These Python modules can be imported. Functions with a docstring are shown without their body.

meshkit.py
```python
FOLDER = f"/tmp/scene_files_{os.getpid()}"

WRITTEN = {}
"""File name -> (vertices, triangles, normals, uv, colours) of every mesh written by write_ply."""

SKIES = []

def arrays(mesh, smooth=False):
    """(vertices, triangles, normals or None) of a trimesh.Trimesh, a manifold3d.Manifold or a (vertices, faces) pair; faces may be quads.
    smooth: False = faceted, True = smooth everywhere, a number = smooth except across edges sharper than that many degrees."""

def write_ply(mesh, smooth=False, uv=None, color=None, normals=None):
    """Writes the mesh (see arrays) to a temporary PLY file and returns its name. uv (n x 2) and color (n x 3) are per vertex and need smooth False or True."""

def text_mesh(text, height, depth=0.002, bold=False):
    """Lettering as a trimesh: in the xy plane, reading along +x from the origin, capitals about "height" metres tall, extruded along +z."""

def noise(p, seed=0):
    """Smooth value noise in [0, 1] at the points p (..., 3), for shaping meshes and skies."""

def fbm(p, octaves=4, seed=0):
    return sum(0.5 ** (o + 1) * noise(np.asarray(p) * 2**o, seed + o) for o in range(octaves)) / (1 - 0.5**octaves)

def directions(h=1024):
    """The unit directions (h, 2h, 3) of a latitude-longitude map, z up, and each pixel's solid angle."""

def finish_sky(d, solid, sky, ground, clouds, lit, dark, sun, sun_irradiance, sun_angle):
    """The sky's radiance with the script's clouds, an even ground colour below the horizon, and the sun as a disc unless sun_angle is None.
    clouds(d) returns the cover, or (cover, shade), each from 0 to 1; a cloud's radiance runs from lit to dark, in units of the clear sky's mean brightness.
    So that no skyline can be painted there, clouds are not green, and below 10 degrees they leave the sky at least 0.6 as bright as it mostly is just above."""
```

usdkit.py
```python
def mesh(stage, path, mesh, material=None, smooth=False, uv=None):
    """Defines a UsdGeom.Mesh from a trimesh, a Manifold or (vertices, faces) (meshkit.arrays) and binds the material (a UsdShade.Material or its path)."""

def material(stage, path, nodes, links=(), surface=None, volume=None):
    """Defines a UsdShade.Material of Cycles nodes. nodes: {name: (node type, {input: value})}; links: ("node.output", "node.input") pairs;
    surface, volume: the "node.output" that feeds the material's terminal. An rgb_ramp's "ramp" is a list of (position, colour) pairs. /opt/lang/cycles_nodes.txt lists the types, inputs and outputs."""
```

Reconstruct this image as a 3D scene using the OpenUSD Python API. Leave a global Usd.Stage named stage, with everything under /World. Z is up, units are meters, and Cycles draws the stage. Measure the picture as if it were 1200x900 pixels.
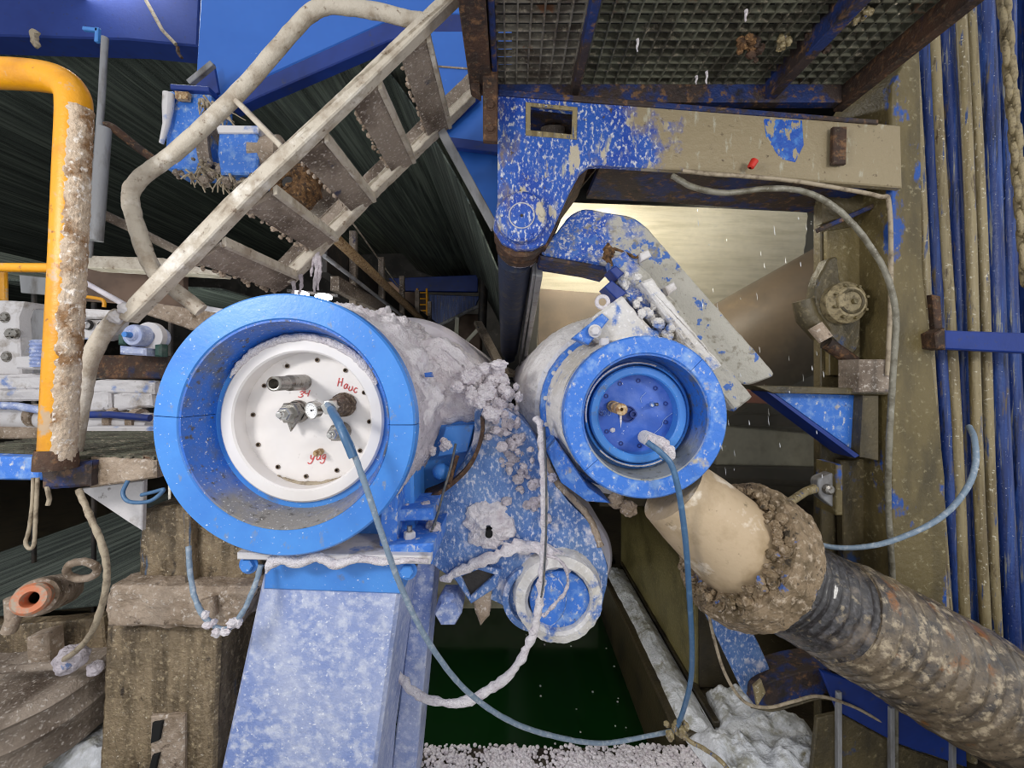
import math, random
import numpy as np, trimesh, usdkit, meshkit
from shapely.geometry import Polygon
from pxr import Usd, UsdGeom, UsdLux, UsdShade, Gf, Sdf, Vt

stage = Usd.Stage.CreateInMemory()
UsdGeom.SetStageUpAxis(stage, "Z")
UsdGeom.Xform.Define(stage, "/World")
rng = np.random.default_rng(7)
random.seed(7)
PI = math.pi

# ------------------------------------------------------------------ camera, light, exposure
CZ, F, VX, VY = 1.7, 500.0, 598.0, 436.0        # eye height, focal length in pixels of a 1200 px frame, where lines along +y vanish
cam = UsdGeom.Camera.Define(stage, "/World/camera")
cam.AddTranslateOp().Set((0, 0, CZ))
cam.AddRotateXOp().Set(90)
cam.CreateHorizontalApertureAttr(36.0)
cam.CreateVerticalApertureAttr(27.0)
cam.CreateFocalLengthAttr(36.0 * F / 1200)
cam.CreateHorizontalApertureOffsetAttr((600 - VX) / 1200 * 36)
cam.CreateVerticalApertureOffsetAttr(-(450 - VY) / 1200 * 36)
cam.CreateExposureAttr(0.0)

dome = UsdLux.DomeLight.Define(stage, "/World/hall_light")   # the rest of the lit hall, even all round
dome.CreateColorAttr((0.95, 0.97, 1.0)); dome.CreateIntensityAttr(0.27)


def rect_lamp(name, loc, target, w, h, power, color=(1, 1, 1)):
    l = UsdLux.RectLight.Define(stage, f"/World/{name}")
    m = Gf.Matrix4d().SetLookAt(Gf.Vec3d(*loc), Gf.Vec3d(*target), Gf.Vec3d(0, 0, 1)).GetInverse()
    l.AddTransformOp().Set(m)
    l.CreateWidthAttr(w); l.CreateHeightAttr(h); l.CreateIntensityAttr(power); l.CreateColorAttr(color)


rect_lamp("work_light_left", (-1.7, -0.1, 2.35), (-0.4, 1.5, 1.5), .45, .35, 50, (1.0, .985, .97))
rect_lamp("work_light_right", (1.55, -0.25, 2.35), (0.6, 1.5, 1.5), .45, .35, 34, (1.0, .97, .92))
rect_lamp("hall_lamp_above", (-2.6, 3.2, 4.4), (-1.4, 2.2, 1.2), .8, .8, 14, (.95, .98, 1))
rect_lamp("pit_light", (-.72, 2.25, .55), (.97, 2.75, .35), .35, .3, 15, (1.0, .97, .9))
rect_lamp("chamber_lamp", (1.1, 2.2, 2.58), (1.2, 2.9, 1.2), .2, .2, 60, (1.0, .95, .8))
rect_lamp("aisle_flood", (-2.3, 2.35, 1.1), (-1.3, 4.6, 3.0), .5, .4, 26, (.93, 1.0, .95))
rect_lamp("aisle_lamp_far", (-1.2, 6.0, 4.6), (-1.0, 6.2, 1.0), .8, .8, 120, (1.0, .96, .88))
rect_lamp("web_lamp", (.50, 2.62, 2.72), (.85, 3.75, 2.1), .25, .25, 120, (1.0, .94, .80))


# ------------------------------------------------------------------ helpers
def P(x, y, Y):
    return np.array([(x - VX) * Y / F, Y, CZ - (y - VY) * Y / F])


def px(n, Y):
    return n * Y / F


def mk(v, f):
    v, f = np.asarray(v, float), np.asarray(f, int)
    if f.shape[1] == 4:
        f = np.vstack([f[:, [0, 1, 2]], f[:, [0, 2, 3]]])
    return trimesh.Trimesh(v, f, process=False)


def join(ms):
    return trimesh.util.concatenate(list(ms))


def cbox(x0, x1, y0, y1, z0, z1, b=.004):
    b = min(b, (x1 - x0) / 2.5, (y1 - y0) / 2.5, (z1 - z0) / 2.5)
    pts = []
    for sx in (0, 1):
        for sy in (0, 1):
            for sz in (0, 1):
                c = np.array([(x0, x1)[sx], (y0, y1)[sy], (z0, z1)[sz]])
                d = np.array([1 - 2 * sx, 1 - 2 * sy, 1 - 2 * sz]) * b
                for k in range(3):
                    o = d.copy(); o[k] = 0
                    pts.append(c + o)
    return trimesh.convex.convex_hull(np.array(pts))


def frame_of(d, up=(0, 0, 1)):
    d = np.asarray(d, float); d = d / np.linalg.norm(d)
    up = np.asarray(up, float)
    if abs(d @ up) > .97:
        up = np.array([0, 1.0, 0]) if abs(d[1]) < .9 else np.array([1.0, 0, 0])
    a = np.cross(up, d); a /= np.linalg.norm(a)
    return a, np.cross(d, a), d


def beam(p0, p1, w, h, up=(0, 0, 1), b=.003):
    p0, p1 = np.asarray(p0, float), np.asarray(p1, float)
    L = np.linalg.norm(p1 - p0)
    m = cbox(-w / 2, w / 2, -h / 2, h / 2, 0, L, b)
    a, c, d = frame_of(p1 - p0, up)
    M = np.eye(4); M[:3, 0], M[:3, 1], M[:3, 2], M[:3, 3] = a, c, d, p0
    return m.apply_transform(M)


def spline(pts, n=8):
    p = np.asarray(pts, float)
    p = np.vstack([2 * p[0] - p[1], p, 2 * p[-1] - p[-2]])
    out = []
    for i in range(1, len(p) - 2):
        for t in np.arange(n) / n:
            a, b, c, d = p[i - 1], p[i], p[i + 1], p[i + 2]
            out.append(.5 * ((2 * b) + (c - a) * t + (2 * a - 5 * b + 4 * c - d) * t * t + (-a + 3 * b - 3 * c + d) * t ** 3))
    out.append(p[-2])
    return np.array(out)


def tube(pts, r, n=14, rough=0, freq=60, seed=0, closed=False):
    p = np.asarray(pts, float)
    t = np.gradient(p, axis=0)
    if closed:
        t = np.roll(p, -1, 0) - np.roll(p, 1, 0)
    t /= np.linalg.norm(t, axis=1, keepdims=True) + 1e-12
    a = frame_of(t[0])[0]
    A = []
    for k in range(len(p)):
        a = a - (a @ t[k]) * t[k]; a /= np.linalg.norm(a) + 1e-12
        A.append(a)
    A = np.array(A); B = np.cross(t, A)
    ang = np.arange(n) * 2 * PI / n
    dirs = np.cos(ang)[None, :, None] * A[:, None] + np.sin(ang)[None, :, None] * B[:, None]
    rr = np.broadcast_to(np.asarray(r, float), (len(p),))[:, None, None]
    v = p[:, None] + rr * dirs
    if rough:
        nn = meshkit.fbm(v * freq, 3, seed)
        v = v + dirs * ((nn - .42) * rough * 2)[..., None]
    m = len(p)
    i, j = np.meshgrid(np.arange(m if closed else m - 1), np.arange(n), indexing="ij")
    i2 = (i + 1) % m
    q = np.stack([i * n + j, i * n + (j + 1) % n, i2 * n + (j + 1) % n, i2 * n + j], -1).reshape(-1, 4)
    v = v.reshape(-1, 3)
    f = np.vstack([q[:, [0, 1, 2]], q[:, [0, 2, 3]]])
    if not closed:
        k = len(v)
        v = np.vstack([v, p[0], p[-1]])
        s = np.arange(n)
        f = np.vstack([f, np.stack([np.full(n, k), (s + 1) % n, s], 1), np.stack([np.full(n, k + 1), (m - 1) * n + s, (m - 1) * n + (s + 1) % n], 1)])
    return mk(v, f[:, ::-1])


def lathe(origin, axis, prof, n=64, a0=0., a1=2 * PI, loop=False):
    """prof: (s along axis, radius) pairs; loop closes the profile into a ring."""
    a, b, d = frame_of(axis)
    full = abs(a1 - a0 - 2 * PI) < 1e-6
    k = n if full else n + 1
    ang = a0 + (a1 - a0) * np.arange(k) / n
    prof = np.array(prof, float)
    m = len(prof)
    v = np.asarray(origin)[None, None] + prof[:, 0][:, None, None] * d + prof[:, 1][:, None, None] * (np.cos(ang)[None, :, None] * a + np.sin(ang)[None, :, None] * b)
    i, j = np.meshgrid(np.arange(m if loop else m - 1), np.arange(n), indexing="ij")
    i2, j2 = (i + 1) % m, (j + 1) % k
    q = np.stack([i * k + j, i * k + j2, i2 * k + j2, i2 * k + j], -1).reshape(-1, 4)
    me = mk(v.reshape(-1, 3), q)
    if loop and not full:
        pv, tri = trimesh.creation.triangulate_polygon(Polygon(prof), engine="earcut")
        tri = np.array([int(np.argmin(((prof - q) ** 2).sum(1))) for q in pv])[tri]
        f = np.vstack([me.faces, tri * k, tri[:, ::-1] * k + n])
        me = mk(me.vertices, f)
    me.merge_vertices()
    me.update_faces(me.nondegenerate_faces())
    return me


Yax = np.array([0, 1.0, 0])


def ylathe(c, prof, n=64, a0=0., a1=2 * PI, loop=False):
    """axis along +y through point c; prof y values absolute. Angle 0 = +x, growing towards +z."""
    prof = np.array(prof, float)
    d = Yax
    full = abs(a1 - a0 - 2 * PI) < 1e-6
    o = np.array([c[0], 0, c[2]])
    a, b, _ = frame_of(d)
    # frame_of gives a = up x d = -x ; flip so that angle 0 is +x
    off = PI
    return lathe(o, d, prof, n, off - a1 if not full else 0, off - a0 if not full else 2 * PI, loop)


def offset_loop(p, b):
    p = np.asarray(p, float)
    e = np.roll(p, -1, 0) - p
    e /= np.linalg.norm(e, axis=1, keepdims=True) + 1e-12
    nrm = np.stack([-e[:, 1], e[:, 0]], 1)
    n0 = np.roll(nrm, 1, 0)
    s = nrm + n0
    den = np.maximum((s * nrm).sum(1), .35)
    return p + b * s / den[:, None]


def prism(poly, Y, t, b=.004, holes=()):
    """polygon of (X, Z), front at y=Y, running back to Y+t, chamfered edges."""
    def ccw(q):
        q = np.asarray(q, float)
        A = np.sum(q[:, 0] * np.roll(q[:, 1], -1) - q[:, 1] * np.roll(q[:, 0], -1))
        return q if A > 0 else q[::-1]
    poly = ccw(poly)
    holes = [ccw(h)[::-1] for h in holes]
    ins = [offset_loop(l, b) for l in [poly, *holes]]
    ms = []
    ip = Polygon(ins[0], ins[1:])
    if not ip.is_valid:
        ins = [poly, *holes]; ip = Polygon(ins[0], ins[1:])
    v2, f2 = trimesh.creation.triangulate_polygon(ip, engine="earcut")
    for y in (Y, Y + t):
        ms.append(mk(np.stack([v2[:, 0], np.full(len(v2), y), v2[:, 1]], 1), f2 if y == Y else f2[:, ::-1]))
    for l, i_ in zip([poly, *holes], ins):
        n = len(l)
        rows = [(i_, Y), (l, Y + b), (l, Y + t - b), (i_, Y + t)]
        v = np.vstack([np.stack([q[:, 0], np.full(n, y), q[:, 1]], 1) for q, y in rows])
        i, j = np.meshgrid(np.arange(3), np.arange(n), indexing="ij")
        q = np.stack([i * n + j, (i + 1) * n + j, (i + 1) * n + (j + 1) % n, i * n + (j + 1) % n], -1).reshape(-1, 4)
        ms.append(mk(v, q))
    m = join(ms)
    m.merge_vertices()
    return m


def XZ(pts, Y):
    return np.array([P(x, y, Y)[[0, 2]] for x, y in pts])


def plate(pts, Y, t, b=.004, holes=()):
    return prism(XZ(pts, Y), Y, t, b, [XZ(h, Y) for h in holes])


def circ(cx, cy, r, n=28):
    return [(cx + r * math.cos(k * 2 * PI / n), cy + r * math.sin(k * 2 * PI / n)) for k in range(n)]


def rounded(pts, r, n=4):
    """rounds the corners of a pixel polygon"""
    p = np.asarray(pts, float); out = []
    for k in range(len(p)):
        a, b, c = p[k - 1], p[k], p[(k + 1) % len(p)]
        u, w = a - b, c - b
        lu, lw = np.linalg.norm(u), np.linalg.norm(w)
        d = min(r, lu * .45, lw * .45)
        s, e = b + u / lu * d, b + w / lw * d
        for t in np.linspace(0, 1, n + 1):
            out.append((1 - t) ** 2 * s + 2 * t * (1 - t) * b + t * t * e)
    return out


def roughen(m, amp, freq, edge, seed=0, bias=.42, octaves=4):
    m = m.copy(); m.merge_vertices()
    v, f = trimesh.remesh.subdivide_to_size(m.vertices, m.faces, edge, max_iter=12)
    m = trimesh.Trimesh(v, f, process=False); m.merge_vertices()
    nn = meshkit.fbm(m.vertices * freq, octaves, seed)
    m.vertices = m.vertices + m.vertex_normals * ((nn - bias) * 2 * amp)[:, None]
    return m


def bolt(p, d, r=.012, h=.01, hexa=True, washer=True):
    prof = [(0, 0), (0, r), (-h * .8, r), (-h, r * .82), (-h, 0)]
    m = lathe(p, d, prof, 6 if hexa else 18)
    if washer:
        w = lathe(p, d, [(0, 0), (0, r * 1.35), (-h * .2, r * 1.35), (-h * .2, 0)], 18)
        m = join([m, w])
    return m


def blob(p, r, seed, amp=.35, freq=None, sub=3, squash=(1, 1, 1)):
    m = trimesh.creation.icosphere(sub, 1.0)
    nn = meshkit.fbm(m.vertices * (freq or 2.2) + (seed % 97) * 3.7, 5, seed % 1000)
    m.vertices = m.vertices * (1 + (nn - .5)[:, None] * 2 * amp) * np.array(squash) * r + np.asarray(p)
    return m


def lumps(pts, r, seed, n=1, spread=.5, sub=2):
    """a crust of lumps scattered along points"""
    g = np.random.default_rng(seed); out = []
    for q in pts:
        for _ in range(n):
            rr = r * g.uniform(.5, 1.3)
            out.append(blob(np.asarray(q) + g.normal(0, spread * r, 3), rr, int(g.integers(1e6)), .55, 2.6, sub=max(sub, 2), squash=g.uniform(.7, 1.25, 3)))
    return join(out)


def crust(c, r, a0, a1, ys, thick, seed, freq=26, lo=.40, na=150, ny=90):
    """pulp grown on a cylinder about the y axis: a sheet whose height is noise, sunk below the surface where there is none"""
    A, Yv = np.meshgrid(np.linspace(a0, a1, na), np.linspace(ys[0], ys[1], ny), indexing="ij")
    base = np.stack([c[0] + r * np.cos(A), Yv, c[2] + r * np.sin(A)], -1)
    nn = meshkit.fbm(base * freq, 5, seed); n2 = meshkit.fbm(base * 6, 3, seed + 5)
    edge = np.minimum(np.minimum(A - a0, a1 - A) / (.15 * (a1 - a0)), np.minimum(Yv - ys[0], ys[1] - Yv) / (.12 * (ys[1] - ys[0])))
    h = (np.clip(nn - lo, -.2, 1) * 2.2 + (n2 - .45) * 1.2) * np.clip(edge, 0, 1) - .25 * (1 - np.clip(edge, 0, 1))
    rr = r + thick * np.maximum(h, -.4)
    v = np.stack([c[0] + rr * np.cos(A), Yv, c[2] + rr * np.sin(A)], -1).reshape(-1, 3)
    i, j = np.meshgrid(np.arange(na - 1), np.arange(ny - 1), indexing="ij")
    q = np.stack([i * ny + j, i * ny + j + 1, (i + 1) * ny + j + 1, (i + 1) * ny + j], -1).reshape(-1, 4)
    return mk(v, q)


def strands(pts, n, length, r, seed, down=1.0):
    """limp fibres hanging from points"""
    g = np.random.default_rng(seed); out = []
    for q in pts:
        for _ in range(n):
            d = np.array([g.normal(0, .6), g.normal(0, .4), -down * g.uniform(.3, 1)]); L = length * g.uniform(.4, 1.2)
            k = np.linspace(0, 1, 6)[:, None]
            p = np.asarray(q) + g.normal(0, r * 2, 3) + d * L * k + np.array([0, 0, -L * .3]) * k ** 2 + g.normal(0, L * .06, (6, 3)) * k
            out.append(tube(p, np.linspace(r, r * .4, 6) * g.uniform(.6, 1.5), 6))
    return join(out)


# ------------------------------------------------------------------ prims
used = {}


def numbered(base):
    n = used.get(base, 0); used[base] = n + 1
    return base if n == 0 else f"{base}_{n:03d}"


def tag(prim, label=None, cat=None, group=None, kind=None):
    for k, v in (("label", label), ("category", cat), ("group", group), ("kind", kind)):
        if v:
            prim.SetCustomDataByKey(k, v)


class Thing:
    """a thing whose children are its parts; the Xform sits at its base"""
    def __init__(s, name, label, cat, group=None, kind=None):
        s.name, s.meta, s.parts, s.names = numbered(name), (label, cat, group, kind), [], {}

    def add(s, name, mesh, mat, parent=None, label=None, smooth=32, kind=None):
        base = (parent + "/" if parent else "") + name
        n = s.names.get(base, 0); s.names[base] = n + 1
        path = base if n == 0 else f"{base}_{n:03d}"
        s.parts.append((path, mesh, mat, label, smooth, kind))
        return path

    def done(s):
        lo = np.min([p[1].bounds[0] for p in s.parts], 0); hi = np.max([p[1].bounds[1] for p in s.parts], 0)
        o = np.array([(lo[0] + hi[0]) / 2, (lo[1] + hi[1]) / 2, lo[2]])
        x = UsdGeom.Xform.Define(stage, "/World/" + s.name)
        x.AddTranslateOp().Set(Gf.Vec3d(*map(float, o)))
        tag(x.GetPrim(), *s.meta)
        for path, mesh, mat, label, smooth, kind in s.parts:
            m = mesh.copy(); m.vertices = m.vertices - o
            pr = put(f"/World/{s.name}/{path}", m, mat, smooth)
            tag(pr, label, None, None, kind)
        return x.GetPrim()


def put(path, mesh, mat, smooth):
    m = mesh.copy(); m.merge_vertices()
    return usdkit.mesh(stage, path, m, MATS[mat], smooth=smooth).GetPrim()


def single(name, mesh, mat, label, cat, group=None, kind=None, smooth=32):
    o = np.array([*mesh.bounds.mean(0)[:2], mesh.bounds[0][2]])
    m = mesh.copy(); m.vertices = m.vertices - o
    name = numbered(name)
    pr = put("/World/" + name, m, mat, smooth)
    UsdGeom.Xformable(pr).AddTranslateOp().Set(Gf.Vec3d(*map(float, o)))
    tag(pr, label, cat, group, kind)
    return pr


def struct(name, mesh, mat, smooth=False):
    pr = single(name, mesh, mat, None, None, None, "structure", smooth)
    return pr


# ------------------------------------------------------------------ materials
MATS = {}
def lin(c):
    c = np.asarray(c, float) / 255
    return tuple(np.where(c <= .04045, c / 12.92, ((c + .055) / 1.055) ** 2.4))


def paint(name, base, layers=(), rough=.45, bump=.25, bscale=55, metallic=0, bdist=.01, coat=0):
    """layers: (rgb, noise scale, lo, hi, (sx, sy, sz) stretch, detail)"""
    nodes = {"geo": ("geometry", {}), "p": ("principled_bsdf", {"roughness": rough, "metallic": metallic, "coat_weight": coat}),
             "bn": ("noise_texture", {"scale": bscale, "detail": 5, "roughness": .6}), "b": ("bump", {"strength": bump, "distance": bdist}),
             "c0": ("color", {"value": lin(base)})}
    links = [("geo.position", "bn.vector"), ("bn.fac", "b.height"), ("b.normal", "p.normal")]
    prev = "c0.color"
    for k, L in enumerate(layers):
        if isinstance(L, dict):      # one end of the thing has lost its paint: factor grows along an axis, broken up by noise
            nodes[f"s{k}"] = ("separate_xyz", {})
            nodes[f"n{k}"] = ("noise_texture", {"scale": L["scale"], "detail": 6, "roughness": .65})
            nodes[f"a{k}"] = ("math", {"math_type": "multiply_add", "value2": L["amp"]})
            nodes[f"r{k}"] = ("map_range", {"from_min": L["lo"] + L["amp"] / 2, "from_max": L["hi"] + L["amp"] / 2, "to_min": 0, "to_max": 1, "clamp": True})
            nodes[f"x{k}"] = ("mix_color", {"b": lin(L["rgb"])})
            links += [("geo.position", f"s{k}.vector"), ("geo.position", f"n{k}.vector"), (f"n{k}.fac", f"a{k}.value1"), (f"s{k}.{L['axis']}", f"a{k}.value3"), (f"a{k}.value", f"r{k}.value"), (f"r{k}.result", f"x{k}.fac"), (prev, f"x{k}.a")]
            prev = f"x{k}.result"
            continue
        rgb, sc, lo, hi = L[:4]
        st = L[4] if len(L) > 4 else (1, 1, 1)
        det = L[5] if len(L) > 5 else 5
        nodes[f"m{k}"] = ("mapping", {"scale": st, "location": (k * 3.1 + 1.3, k * 1.7, k * 2.3)})
        nodes[f"n{k}"] = ("noise_texture", {"scale": sc, "detail": det, "roughness": .62})
        nodes[f"r{k}"] = ("map_range", {"from_min": lo, "from_max": hi, "to_min": 0, "to_max": L[6] if len(L) > 6 else 1, "clamp": True})
        nodes[f"x{k}"] = ("mix_color", {"b": lin(rgb)})
        links += [("geo.position", f"m{k}.vector"), (f"m{k}.vector", f"n{k}.vector"), (f"n{k}.fac", f"r{k}.value"), (f"r{k}.result", f"x{k}.fac"), (prev, f"x{k}.a")]
        prev = f"x{k}.result"
    links.append((prev, "p.base_color"))
    MATS[name] = usdkit.material(stage, f"/World/Looks/{name}", nodes, links, surface="p.BSDF")


FROST, GRIME, RUST, CREAM = (228, 222, 226), (116, 100, 78), (104, 58, 34), (206, 196, 172)
SPK = ((235, 238, 245), 62, .68, .72)
paint("blue_clean", (72, 140, 218), [((60, 124, 206), 3, .42, .66), ((122, 136, 158), 34, .62, .74, (1, 1, .6)), ((104, 108, 116), 9, .64, .74), ((226, 232, 244), 110, .665, .70), SPK], .38, .1)
paint("blue_navy", (30, 40, 66), [((40, 52, 80), 3, .4, .7), ((70, 68, 66), 20, .52, .70, (1, 1, .5)), ((30, 32, 40), 60, .54, .7)], .7, .2)
paint("header_blue", (18, 46, 120), [((26, 56, 132), 3, .4, .7), ((40, 46, 70), 30, .6, .74)], .8, .1)
paint("conduit_grime", (128, 124, 110), [((92, 86, 70), 20, .46, .64), ((160, 156, 144), 70, .58, .7)], .4, .3)
paint("blue_inside", (40, 100, 190), [((92, 100, 116), 9, .50, .66), {"axis": "z", "lo": 1.40, "hi": 1.26, "amp": .22, "scale": 16, "rgb": (128, 124, 120)}, ((76, 72, 68), 44, .57, .68), ((210, 208, 206), 120, .62, .68)], .4, .3)
paint("blue_worn", (56, 116, 206), [((118, 156, 214), 22, .50, .66), ((196, 198, 204), 60, .58, .68, (1, 1, .7)), ((176, 168, 150), 12, .63, .72), ((92, 74, 58), 34, .68, .76)], .5, .35)
paint("blue_arm", (44, 94, 182), [((26, 74, 170), 7, .48, .62), ((204, 202, 204), 85, .52, .62), {"axis": "x", "lo": .36, "hi": .52, "amp": .9, "scale": 13, "rgb": (176, 172, 162)}, ((60, 104, 180), 16, .59, .62), ((136, 130, 116), 26, .56, .68), ((92, 72, 54), 44, .66, .72)], .55, .6, 80)
paint("blue_cover", (48, 96, 190), [((84, 118, 200), 12, .46, .66), SPK], .4, .12)
paint("blue_peel", (40, 86, 172), [((24, 66, 160), 5, .48, .60), ((208, 208, 212), 75, .53, .64, (1, 1, .6)), ((184, 174, 154), 12, .60, .63, (1, 1, .4)), {"axis": "x", "lo": .52, "hi": .66, "amp": 1.1, "scale": 6, "rgb": (148, 134, 106)}, ((126, 108, 80), 7, .60, .72, (1, 1, .4)), ((176, 172, 154), 30, .58, .70, (1, 1, .3)), ((84, 68, 48), 34, .64, .72)], .5, .4)
paint("blue_flake", (34, 82, 172), [((70, 124, 196), 26, .5, .64), ((160, 148, 122), 34, .545, .57, (1, 1, .5))], .5, .3)
paint("blue_frost", (70, 108, 170), [((104, 136, 186), 8, .40, .66), ((206, 208, 222), 75, .52, .66, (1, 1, .6)), ((214, 210, 218), 9, .58, .70)], .5, .5, 80)
paint("blue_pale", (122, 142, 196), [((176, 184, 212), 4, .38, .64, (1, 1, .5)), ((196, 202, 222), 34, .46, .66), ((232, 234, 242), 90, .60, .70)], .5, .35, 70)
paint("blue_dark", (14, 42, 112), [((22, 56, 140), 3, .4, .7), ((60, 60, 66), 14, .6, .75)], .45, .12)
paint("blue_hood", (42, 104, 196), [((50, 112, 204), 2, .4, .7), ((160, 176, 206), 50, .70, .74)], .4, .06)
paint("white_disc", (226, 220, 216), [((236, 232, 230), 3, .4, .7), ((180, 172, 162), 22, .66, .8)], .45, .06)
paint("white_dirty", (208, 204, 204), [((150, 140, 130), 9, .55, .7), ((90, 78, 66), 20, .64, .72), ((110, 136, 190), 7, .6, .68)], .5, .3)
paint("frost", (230, 220, 226), [((200, 190, 198), 18, .46, .68), ((160, 150, 152), 48, .60, .72), ((118, 138, 182), 9, .65, .69)], .85, 1.0, 120, bdist=.02)
paint("frost_white", (244, 237, 240), [((222, 210, 216), 24, .48, .70), ((190, 178, 180), 80, .62, .74)], .85, .9, 130, bdist=.018)
paint("roll_white", (214, 208, 214), [((194, 186, 196), 5, .45, .75)], .42, .08)
paint("shell_crust", (238, 234, 232), [((214, 206, 204), 10, .46, .68), ((186, 180, 172), 60, .58, .72)], .8, .8, 70)
paint("roll_frost", (216, 212, 208), [((190, 182, 168), 4, .46, .66), ((92, 126, 190), 9, .58, .66), ((236, 232, 230), 60, .56, .68)], .7, .6, 70)
paint("crust_brown", (168, 150, 132), [((122, 104, 84), 10, .44, .66), ((206, 194, 182), 60, .56, .68), ((70, 54, 40), 24, .62, .72)], .8, .9, 85)
paint("tread_grime", (150, 136, 122), [((92, 78, 66), 5, .42, .62, (1, .5, 1)), ((196, 186, 176), 80, .56, .68), ((50, 54, 80), 7, .66, .72)], .75, .8, 90)
paint("stair_metal", (190, 180, 164), [((156, 142, 124), 14, .46, .66), ((118, 100, 82), 40, .6, .7), ((222, 216, 206), 8, .58, .7)], .55, .35, 90)
paint("rust", (74, 50, 34), [((46, 34, 28), 9, .42, .62), ((120, 86, 56), 34, .54, .68), ((96, 84, 66), 70, .58, .7), ((26, 36, 70), 6, .62, .7)], .75, .6, 70)
paint("rust_blue", (56, 44, 40), [((22, 44, 98), 6, .48, .56), ((112, 82, 56), 30, .55, .66), ((26, 22, 22), 12, .54, .7)], .65, .5, 70)
paint("dark_iron", (42, 38, 36), [((74, 62, 52), 14, .5, .7), ((28, 26, 28), 6, .5, .7)], .6, .4)
paint("blue_inside_right", (48, 104, 190), [((92, 100, 116), 14, .50, .66), {"axis": "z", "lo": 1.53, "hi": 1.40, "amp": .22, "scale": 16, "rgb": (150, 152, 150)}, ((86, 84, 70), 40, .57, .68)], .4, .3)
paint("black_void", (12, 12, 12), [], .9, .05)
paint("grating_grey", (118, 112, 100), [((78, 68, 58), 12, .42, .62), ((160, 150, 132), 50, .56, .7), ((110, 72, 46), 9, .64, .7)], .7, .5, 80)
paint("grating_green", (94, 94, 78), [((62, 58, 46), 10, .42, .62), ((140, 130, 112), 50, .56, .7), ((104, 66, 42), 7, .64, .72)], .7, .5, 80)
paint("yellow", (212, 146, 12), [((186, 122, 20), 8, .5, .7), ((176, 150, 120), 14, .58, .66), ((132, 84, 46), 30, .64, .72)], .42, .2)
paint("yellow_crust", (190, 170, 148), [((130, 96, 62), 14, .48, .62), ((224, 214, 204), 60, .56, .66)], .8, .8, 90)
paint("felt", (66, 74, 68), [((104, 112, 102), 5, .46, .62, (4, .12, 4)), ((40, 46, 42), 6, .50, .62, (4, .12, 4)), ((124, 130, 120), 190, .56, .70)], .85, .35, 220)
paint("concrete_dirt", (140, 122, 96), [((92, 78, 58), 16, .45, .60, (1, 1, .14)), ((168, 150, 120), 50, .54, .66), ((66, 92, 122), 13, .63, .67, (1, 1, .1)), ((56, 46, 36), 22, .60, .70, (1, 1, .5)), ((214, 204, 186), 120, .64, .69)], .42, 1.0, 75)
paint("column_tan", (108, 95, 60), [((82, 72, 46), 9, .45, .65, (1, 1, .3)), ((28, 78, 158), 5, .575, .61, (1, 1, .5)), ((150, 140, 108), 44, .58, .72)], .45, .4)
paint("tan_dark", (84, 74, 50), [((56, 50, 36), 8, .45, .65, (1, 1, .4)), ((40, 62, 100), 8, .62, .7), ((122, 110, 82), 44, .58, .72)], .45, .45)
paint("pipe_cream", (146, 132, 98), [((112, 98, 68), 40, .46, .62, (1, 1, .08)), ((50, 72, 120), 60, .60, .66, (1, 1, .1)), ((78, 62, 40), 24, .60, .68, (1, 1, .2)), ((206, 198, 176), 80, .60, .68)], .42, .3)
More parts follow.
